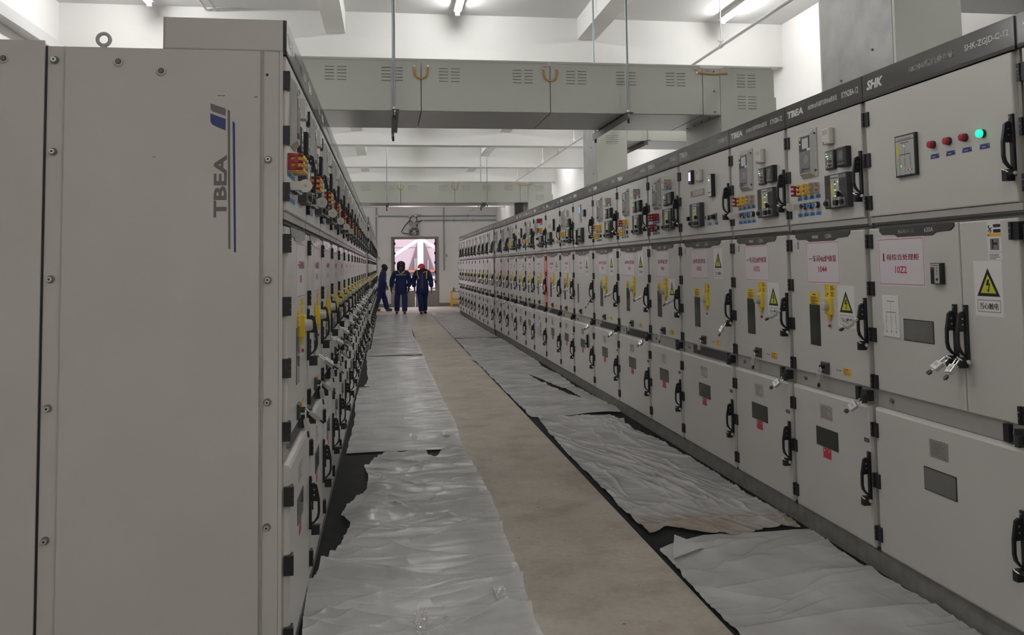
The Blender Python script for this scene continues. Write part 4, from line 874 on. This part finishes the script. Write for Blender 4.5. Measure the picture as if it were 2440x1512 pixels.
def sheet(label, m, xl, xr, y0, y1, n, ny, seed, amp, y0f=None, y1f=None, lift=(), hole=None, cr=(60, .05, .25, .2, .9), long=()):
    """thin film with real fold lines; xl / xr = [(y, x)...] side outlines; cr = number, mean angle, spread, shortest and longest fold"""
    S, T = np.meshgrid(np.linspace(0, 1, n), np.linspace(0, 1, ny)); rs = np.random.RandomState(seed)
    a0 = y0f(S) if y0f else y0; a1 = y1f(S) if y1f else y1
    Y = a0+(a1-a0)*T
    gl = lambda pts: np.interp(Y, [p[0] for p in pts], [p[1] for p in pts])
    L = gl(xl)+.022*(vn(Y*4, Y*0+.5, seed)-.5)+.006*(vn(Y*17, Y*0+.5, seed+1)-.5); Rr = gl(xr)+.016*(vn(Y*4, Y*0+3.5, seed+2)-.5)+.010*(vn(Y*21, Y*0+3.5, seed+3)-.5)
    X = L+(Rr-L)*S
    h = .010*vn(X*2.4, Y*2.0, seed+12)+.006*vn(X*6, Y*7, seed+13)+.0022*ridge(X*7+2*vn(X*3, Y*3, seed+14), Y*12, seed+15, 4)
    def fold(cx, cy, ang, ln, w, hh, bend):
        lo, hi = np.searchsorted(Y[:, n//2], [cy-ln-.25, cy+ln+.25]) if ny > 1 else (0, ny)
        if hi <= lo: return
        x, y = X[lo:hi]-cx, Y[lo:hi]-cy; ca, sa = math.cos(ang), math.sin(ang)
        t = (x*ca+y*sa)/ln; d = -x*sa+y*ca+bend*(t*t)+.010*np.sin(t*7+cx*9)
        env = np.clip(1-np.abs(t)*2, 0, 1)**.6; ww = np.where(d > 0, w, w*2.6)
        h[lo:hi] += hh*env*np.exp(-np.abs(d)/ww)
    num, am, sp, l0, l1 = cr
    for k in range(num):
        fold(rs.uniform(L.min(), Rr.max()), rs.uniform(y0, y1), am+sp*rs.randn(), rs.uniform(l0, l1), rs.uniform(.006, .015), amp*rs.uniform(.25, 1.0)**1.4, rs.uniform(-.06, .06))
    for f_ in long: fold(*f_)
    edge = np.minimum(S, 1-S)*(Rr-L)
    h += .008*ridge(X*9, Y*17, seed+11, 2)*np.exp(-np.maximum(edge, 0)/.04)
    Z = .009+h
    for (lx, ly_, rx, ry, hh) in lift: Z = Z+hh*np.exp(-(((X-lx)/rx)**2+((Y-ly_)/ry)**2))
    v = np.stack([X, Y, Z], -1).reshape(-1, 3); idx = np.arange(n*ny).reshape(ny, n)
    f = np.stack([idx[:-1, :-1], idx[:-1, 1:], idx[1:, 1:], idx[1:, :-1]], -1).reshape(-1, 4)
    if hole:
        hx, hy = zip(*hole); cx = v[f].mean(1)
        inside = np.zeros(len(f), bool); j = len(hole)-1
        for i in range(len(hole)):
            cond = ((hy[i] > cx[:, 1]) != (hy[j] > cx[:, 1])); xx = (hx[j]-hx[i])*(cx[:, 1]-hy[i])/((hy[j]-hy[i]) or 1e-9)+hx[i]; inside ^= cond & (cx[:, 0] < xx); j = i
        f = f[~inside]
    me = bpy.data.meshes.new('plastic_sheet'); me.from_pydata(v.tolist(), [], f.tolist()); me.materials.append(MATS[m]); me.polygons.foreach_set('use_smooth', [True]*len(f)); me.update()
    return tag(inst('plastic_sheet', me), label, 'plastic sheet', 'plastic sheets over the mats')
PL = .600; PR = 1.335
sheet('crumpled white plastic sheet on the left, nearest the viewer, pulled off the cabinets', 'film',
      [(2.6, -.33), (3.5, -.34), (4.05, -.355), (4.3, -.31), (4.6, -.24), (4.9, -.20), (5.1, -.27), (5.35, -.23), (5.6, -.13), (6.0, -.13), (6.3, -.16), (6.62, -.05), (6.75, .02)],
      [(2.6, .60), (3.39, .60), (3.93, .615), (4.8, .635), (5.4, .645), (5.8, .64), (6.2, .62), (6.75, .595)], 2.6, 6.72, 220, 950, 20, .036, cr=(150, .06, .28, .25, 1.0), long=((.2, 3.15, .03, 1.4, .012, .014, .02), (.25, 4.0, .12, 1.3, .014, .016, .03), (.15, 4.45, .08, 1.1, .012, .014, -.03), (.2, 5.3, .1, 1.2, .016, .018, .04), (.0, 4.8, .7, .6, .02, .03, .05), (-.05, 5.2, -.4, .5, .02, .03, .03), (.0, 5.7, .6, .5, .02, .028, .03), (.3, 5.9, .3, .7, .014, .02, .03)), y1f=lambda s: 6.74-.10*np.sin(s*7)**2-.14*np.exp(-((s-.62)/.12)**2),
      lift=((-.12, 5.05, .12, .2, .035), (-.02, 5.6, .12, .18, .03), (.25, 6.65, .25, .06, .03), (.5, 6.6, .1, .07, .035)))
sheet('wrinkled white plastic sheet, second from the viewer along the left row', 'film', [(6.7, -.32), (8, -.30), (9, -.33), (10.5, -.33)], [(6.7, .60), (7.9, .63), (9, .60), (10.5, .60)], 6.78, 10.46, 140, 620, 32, .017, cr=(110, .03, .12, .25, 1.0))
sheet('white plastic sheet, third from the viewer along the left row', 'film', [(10, -.33), (11, -.24), (14, -.33)], [(10, .61), (12, .585), (14, .6)], 10.52, 13.92, 90, 340, 41, .012, cr=(70, .03, .12, .25, .9))
sheet('far white plastic sheet along the left row', 'film', [(13.9, -.33), (15, -.32), (15.1, -.28), (30, -.28)], [(13.9, .58), (16, .60), (18, .55), (20, .58), (30, .6)], 13.98, 26.0, 70, 800, 53, .013, cr=(130, .04, .15, .25, .9))
sheet('white plastic sheet on the right, nearest the viewer, below the wide cabinet 10Z2', 'film', [(2.4, 1.365), (3.3, 1.36), (3.7, 1.35), (4.2, 1.36), (4.4, 1.37)], [(2.4, 2.27), (3.1, 2.272), (3.6, 2.265), (4.0, 2.24), (4.4, 2.27)], 2.4, 4.33, 170, 420, 27, .018, cr=(36, .2, .3, .15, .5), long=((1.9, 3.72, .10, 1.1, .014, .02, .03), (1.95, 3.30, .05, 1.2, .016, .02, .02), (1.9, 2.95, .02, 1.4, .014, .016, .02), (1.6, 3.95, .8, .3, .02, .012, .02)),
      y1f=lambda s: 4.19+.20*np.clip(s/.33, 0, 1)**.7-.03*s)
sheet('rumpled white plastic sheet on the right with a beige dirty stain', 'film_dirty', [(4.3, 1.40), (4.7, 1.37), (5.5, 1.38), (6.4, 1.37), (7.2, 1.38), (8.2, 1.44)], [(4.3, 2.22), (4.5, 2.25), (5.3, 2.235), (5.7, 2.25), (6.3, 2.22), (6.8, 2.22), (7.1, 2.12), (7.3, 2.08), (7.6, 2.16), (8.2, 2.12)], 4.48, 8.0, 190, 760, 35, .020, cr=(110, 1.95, .3, .2, 1.0), long=((1.75, 5.9, 1.95, 1.9, .014, .022, .08), (1.6, 5.7, 1.9, 1.5, .012, .02, .06), (1.9, 6.0, 1.85, 1.6, .014, .02, -.05), (1.8, 4.95, .1, 1.0, .014, .018, .04), (1.75, 4.6, .05, .9, .014, .02, .02), (1.9, 7.2, .2, .8, .02, .03, .05), (1.8, 7.6, .05, .8, .018, .022, .04)),
      y0f=lambda s: 4.44+.06*np.sin(s*9)+.05*np.exp(-((s-.15)/.06)**2)-.06*s, lift=((2.0, 7.3, .2, .3, .03),))
sheet('long white plastic sheet on the right with a torn dark gap', 'film', [(7.9, 1.36), (9.5, 1.35), (12.8, 1.34), (13, 1.30), (13.4, 1.345), (17, 1.35)], [(7.9, 2.24), (8.4, 2.275), (9.2, 2.25), (10, 2.22), (11, 2.255), (12, 2.2), (12.6, 2.25), (17, 2.255)], 8.02, 16.85, 130, 1000, 47, .020, cr=(210, .1, .35, .2, .9),
      lift=((2.05, 8.25, .25, .25, .05),), hole=[(1.86, 11.2), (1.88, 10.6), (1.94, 9.9), (2.02, 9.3), (2.11, 9.05), (2.07, 9.7), (1.99, 10.1), (1.92, 10.8)])
sheet('far white plastic sheet along the right row', 'film', [(16.9, 1.34), (26.5, 1.34)], [(16.9, 2.25), (19, 2.2), (21, 2.22), (24, 2.19), (26.5, 2.22)], 17.0, 26.6, 70, 600, 58, .015, cr=(110, .05, .25, .2, .9))
fold = MB()
fold.add([(1.375, 4.02, .036), (1.50, 4.36, .038), (1.585, 4.14, .041), (1.44, 4.2, .047)], [(0, 2, 3), (2, 1, 3), (1, 0, 3)], 'film', True)
tag(fold.obj('plastic_scrap'), 'folded back corner flap on the nearest right plastic sheet', 'plastic flap')
def tape_piece(x, y, w, l, label, seed):
    n = 9; S, T = np.meshgrid(np.linspace(-.5, .5, n), np.linspace(-.5, .5, 24)); Z = .036+.006*rng.rand(24, n)
    v = np.stack([x+S*w, y+T*l, Z], -1).reshape(-1, 3); idx = np.arange(24*n).reshape(24, n); f = np.stack([idx[:-1, :-1], idx[:-1, 1:], idx[1:, 1:], idx[1:, :-1]], -1).reshape(-1, 4)
    me = bpy.data.meshes.new('tape_strip'); me.from_pydata(v.tolist(), [], f.tolist()); me.materials.append(MATS['tape_clear']); me.update(); tag(inst('tape_strip', me), label, 'tape', 'clear tape on the plastic sheets')
tape_piece(.135, 3.48, .05, .28, 'shiny clear tape strip in the middle of the nearest left sheet', 1)
tape_piece(.49, 3.72, .05, .2, 'shiny clear tape piece at the path edge of the nearest left sheet', 2)
tape_piece(.22, 7.25, .06, .25, 'shiny clear tape piece on the second left sheet, away from the path', 3)
tape_piece(.5, 7.3, .06, .15, 'shiny clear tape piece on the second left sheet, near the path', 4)
tape_piece(1.44, 7.9, .07, .18, 'shiny clear tape between two right sheets beside the path', 5)

# ------------------------------------------------------------------ people
def skin(name, vs, es, m, parent, sub=2, root=0):
    me = bpy.data.meshes.new('s'); me.from_pydata([v[0] for v in vs], es, []); o = bpy.data.objects.new('s', me); COL.objects.link(o)
    md = o.modifiers.new('s', 'SKIN'); md.use_smooth_shade = True; md.branch_smoothing = .4
    for i, v in enumerate(vs):
        r = v[1]; d = me.skin_vertices[0].data[i]; d.radius = r if isinstance(r, tuple) else (r, r); d.use_root = (i == root)
    ss = o.modifiers.new('u', 'SUBSURF'); ss.levels = sub
    dg = bpy.context.evaluated_depsgraph_get(); nm = bpy.data.meshes.new_from_object(o.evaluated_get(dg)); bpy.data.objects.remove(o)
    nm.materials.clear(); nm.materials.append(MATS[m]); nm.polygons.foreach_set('use_smooth', [True]*len(nm.polygons)); nm.name = name
    return inst(name, nm, parent)
def hand(vs, es, w, wr, d, sx, k=1.0):
    """palm and five bent fingers hanging along d from wrist vertex w; sx = side the thumb points to"""
    d = Vector(d).normalized(); p = Vector(wr); side = Vector((0, -1, 0)); n0 = len(vs)
    vs.append((tuple(p+d*.05), (.026*k, .036*k))); es.append((w, n0)); vs.append((tuple(p+d*.085), (.022*k, .038*k))); es.append((n0, n0+1))
    for i, (off, ln) in enumerate(((-.03, .07), (-.01, .08), (.01, .075), (.03, .06))):
        a = len(vs); q = p+d*.095+side*off
        vs.append((tuple(q+d*.012), .0095*k)); vs.append((tuple(q+d*ln*.55+Vector((sx*.01, 0, 0))), .009*k)); vs.append((tuple(q+d*ln+Vector((sx*.026, 0, 0))), .0078*k)); es += [(n0+1, a), (a, a+1), (a+1, a+2)]
    a = len(vs); vs.append((tuple(p+d*.045+side*.038), .0105*k)); vs.append((tuple(p+d*.085+side*.058+Vector((sx*.012, 0, 0))), .009*k)); es += [(n0, a), (a, a+1)]
def person(label, loc, rz, pose, jm, hat, hk, gloves, shoe, k=1.0):
    t = thing('person', label, 'person', loc, rz); t.scale = (k, k, k)
    hd, lean, arms, legs = pose['head'], pose['lean'], pose['arms'], pose['legs']
    hx, hy, hz = hd
    # body: one continuous surface
    vs = [((0, 0, .86), (.15, .11)), ((0, lean*.4, 1.05), (.14, .10)), ((0, lean*.8, 1.24), (.16, .105)), ((hx*.4, lean, 1.36), (.06, .06)), ((hx*.7, (lean+hy)/2, hz-.13), .066), ((hx, hy+.012, hz-.04), (.088, .10)), ((hx, hy+.005, hz+.05), (.092, .108))]
    es = [(0, 1), (1, 2), (2, 3), (3, 4), (4, 5), (5, 6)]
    vs.append(((hx, hy-.088, hz-.01), .014)); es.append((5, 7))
    hands = []
    for sx, (el, wr, hdv) in zip((-1, 1), arms):
        a = len(vs); vs += [((sx*.17, lean, 1.27), .062), (el, .046), (wr, .03)]; es += [(2, a), (a, a+1), (a+1, a+2)]; hands.append((a+2, wr, hdv, sx)); hand(vs, es, a+2, wr, hdv, -sx)
    for sx, (kn, an, toe) in zip((-1, 1), legs):
        a = len(vs); vs += [((sx*.09, 0, .78), .09), (kn, .065), (an, .042), (toe, .035)]; es += [(0, a), (a, a+1), (a+1, a+2), (a+2, a+3)]
    bd = skin('body', vs, es, 'skin', t)
    for sx in (-1, 1): MB().sphere((hx+sx*.03, hy-.078, hz+.012), .011, 'black2', 8, 6).obj('eye', t)
    MB().sphere((hx, hy-.083, hz-.055), .02, 'hat_black', 8, 6, (1, .35, .3)).obj('mouth', t)
    # jacket
    vs = [((0, 0, .595), (.195, .145)), ((0, 0, .625), (.212, .157)), ((0, lean*.3, .84), (.21, .152)), ((0, lean*.6, 1.06), (.20, .145)), ((0, lean*.9, 1.25), (.185, .13)), ((hx*.3, lean, 1.34), (.115, .105)), ((hx*.4, lean*1.1, min(1.43, hz-.06)), (.105, .10))]
    es = [(0, 1), (1, 2), (2, 3), (3, 4), (4, 5), (5, 6)]
    for sx, (el, wr, hdv) in zip((-1, 1), arms):
        a = len(vs); vs += [((sx*.19, lean*.95, 1.29), .095), (el, .085), (tuple(Vector(wr)*.95+Vector(el)*.05), .068)]; es += [(4, a), (a, a+1), (a+1, a+2)]
    jk = skin('jacket', vs, es, jm, t)
    vs = [((0, 0, .84), (.15, .11))]; es = []
    for sx, (kn, an, toe) in zip((-1, 1), legs):
        a = len(vs); vs += [((sx*.10, 0, .70), .098), (kn, .098), (tuple(Vector(an)*.85+Vector(kn)*.15), .088), ((an[0], an[1], an[2]-.03), .088)]; es += [(0, a), (a, a+1), (a+1, a+2), (a+2, a+3)]
    skin('trousers', vs, es, jm, t)
    for kn, an, toe in legs:
        dv = (Vector(toe)-Vector(an)); dv.z = 0; dv.normalize(); base = Vector((an[0], an[1], max(.045, toe[2])))
        skin('shoe', [(tuple(base-dv*.05), .05), (tuple(base+dv*.06), .05), (tuple(base+dv*.17-Vector((0, 0, .008))), .042)], [(0, 1), (1, 2)], shoe, t)
    if gloves:
        for w, wr, hdv, sx in hands:
            vs = [(tuple(Vector(wr)-Vector(hdv).normalized()*.03), .04), (wr, .036)]; es = [(0, 1)]; hand(vs, es, 1, wr, hdv, -sx, 1.25); skin('glove', vs, es, 'glove', t)
    # hat
    if hk == 'fur':
        b = MB().sphere((hx, hy+.012, hz+.06), .13, hat, 16, 10, (1.02, 1.05, .85)); b.sphere((hx, hy-.07, hz+.05), .09, hat, 14, 8, (1.1, .6, .6)); b.obj('hat', t)
        for sx in (-1, 1): MB().sphere((hx+sx*.095, hy+.02, hz-.03), .065, hat, 12, 8, (.55, .95, 1.5)).obj('ear_flap', t)
        MB().sphere((hx, hy-.125, hz+.06), .012, 'steel', 8, 6).obj('badge', t)
    elif hk == 'hood':
        skin('hood', [((hx*.5, lean+.02, 1.36), (.12, .12)), ((hx, hy+.04, hz-.06), (.125, .125)), ((hx, hy+.03, hz+.05), (.125, .135)), ((hx, hy-.05, hz+.09), (.10, .05))], [(0, 1), (1, 2), (2, 3)], hat, t)
    else:
        b = MB(); n = 24; rings = []
        for i in range(8):
            ph = math.pi/2*i/7; rings.append((.122*math.cos(ph)**.8, .14*math.cos(ph)**.8, .14*math.sin(ph)))
        v = [(hx+a*math.cos(2*math.pi*j/n), hy+.01+c*math.sin(2*math.pi*j/n), hz+.01+z) for a, c, z in rings for j in range(n)]
        b.add(v, [(i*n+j, i*n+(j+1) % n, (i+1)*n+(j+1) % n, (i+1)*n+j) for i in range(7) for j in range(n)], hat, True)
        b.prism([(hx-.1, hy-.08), (hx-.07, hy-.15), (hx, hy-.175), (hx+.07, hy-.15), (hx+.1, hy-.08)], 'z', hz+.005, hz+.015, hat)
        for dx in (-.03, 0, .03): b.tube([(hx+dx, hy-.12, hz+.08), (hx+dx, hy-.02, hz+.149), (hx+dx, hy+.1, hz+.1)], .009, hat, 6)
        b.obj('hard_hat', t)
    return t
pose2 = dict(head=(.0, -.11, 1.475), lean=-.05, arms=(((-.285, -.02, 1.03), (-.305, -.06, .80), (0, -.1, -1)), ((.265, -.02, 1.03), (.235, -.08, .80), (-.1, -.1, -1))), legs=(((-.125, -.04, .44), (-.13, .02, .09), (-.14, -.15, .04)), ((.115, -.1, .44), (.105, -.16, .09), (.11, -.33, .04))))
p = person('middle person in navy work suit and black fur hat, walking towards the camera', (.455, 26.55, .0), 0, pose2, 'cloth_navy', 'hat_black', 'fur', True, 'shoe_dark')
MB().box(-.16, .15, -.222, -.205, 1.20, 1.225, 'cloth_grey').obj('reflective_stripe', p)
MB().tube([(-.09, -.175, 1.345), (-.05, -.205, 1.28), (-.0, -.215, 1.235)], .011, 'cloth_yellow', 6).obj('collar_trim', p)
MB().tube([(.10, -.18, 1.335), (.05, -.215, 1.29), (.02, -.222, 1.25)], .02, 'cloth_yellow', 6).tube([(.1, -.2, 1.30), (.03, -.224, 1.25)], .012, 'cloth_yellow', 6).obj('collar_trim', p)
pose3 = dict(head=(-.03, -.15, 1.40), lean=-.07, arms=(((-.275, .04, 1.03), (-.245, .08, .80), (.1, .1, -1)), ((.26, -.03, 1.02), (.275, -.1, .79), (.05, -.2, -1))), legs=(((-.06, -.1, .44), (-.045, -.16, .09), (-.03, -.33, .04)), ((.06, .05, .44), (.075, .1, .10), (.1, -.06, .04))))
p = person('right person in navy work jacket and red hard hat, looking down while walking', (1.11, 26.3, 0), 0, pose3, 'cloth_navy', 'hat_red', 'hard', False, 'shoe_dark')
for sx in (-1, 1): MB().tube([(sx*.15-.02, -.165, 1.32), (sx*.14-.02, -.2, 1.22), (sx*.115, -.215, 1.08)], .016, 'cloth_yellow', 6).obj('shoulder_trim', p)
MB().tube([(.02, -.21, 1.26), (.06, -.22, 1.30), (.11, -.205, 1.305)], .013, 'cloth_yellow', 6).obj('collar_trim', p)
MB().box(-.02, -.012, -.228, -.2, .80, 1.22, 'cloth_grey').obj('zip', p)
pose1 = dict(head=(0, -.13, 1.44), lean=-.06, arms=(((-.24, -.04, 1.02), (-.18, -.16, .86), (.1, -.3, -1)), ((.24, .05, 1.02), (.2, -.06, .82), (-.1, -.3, -1))), legs=(((-.07, .10, .43), (-.06, .20, .10), (-.06, .03, .06)), ((.07, -.10, .44), (.06, -.18, .09), (.06, -.36, .05))))
p = person('left person in navy work suit and dark hood, walking sideways past the left row', (-.16, 28.1, 0), math.pi/2, pose1, 'cloth_navy2', 'hat_black', 'hood', False, 'shoe_tan')
MB().tube([(-.185, -.02, 1.20), (-.16, -.12, 1.215), (-.08, -.175, 1.225), (.0, -.188, 1.23)], .011, 'cloth_grey', 6).obj('reflective_stripe', p)
MB().tube([(-.10, -.11, 1.375), (-.05, -.155, 1.36), (.03, -.165, 1.36)], .018, 'cloth_yellow', 6).obj('scarf', p)
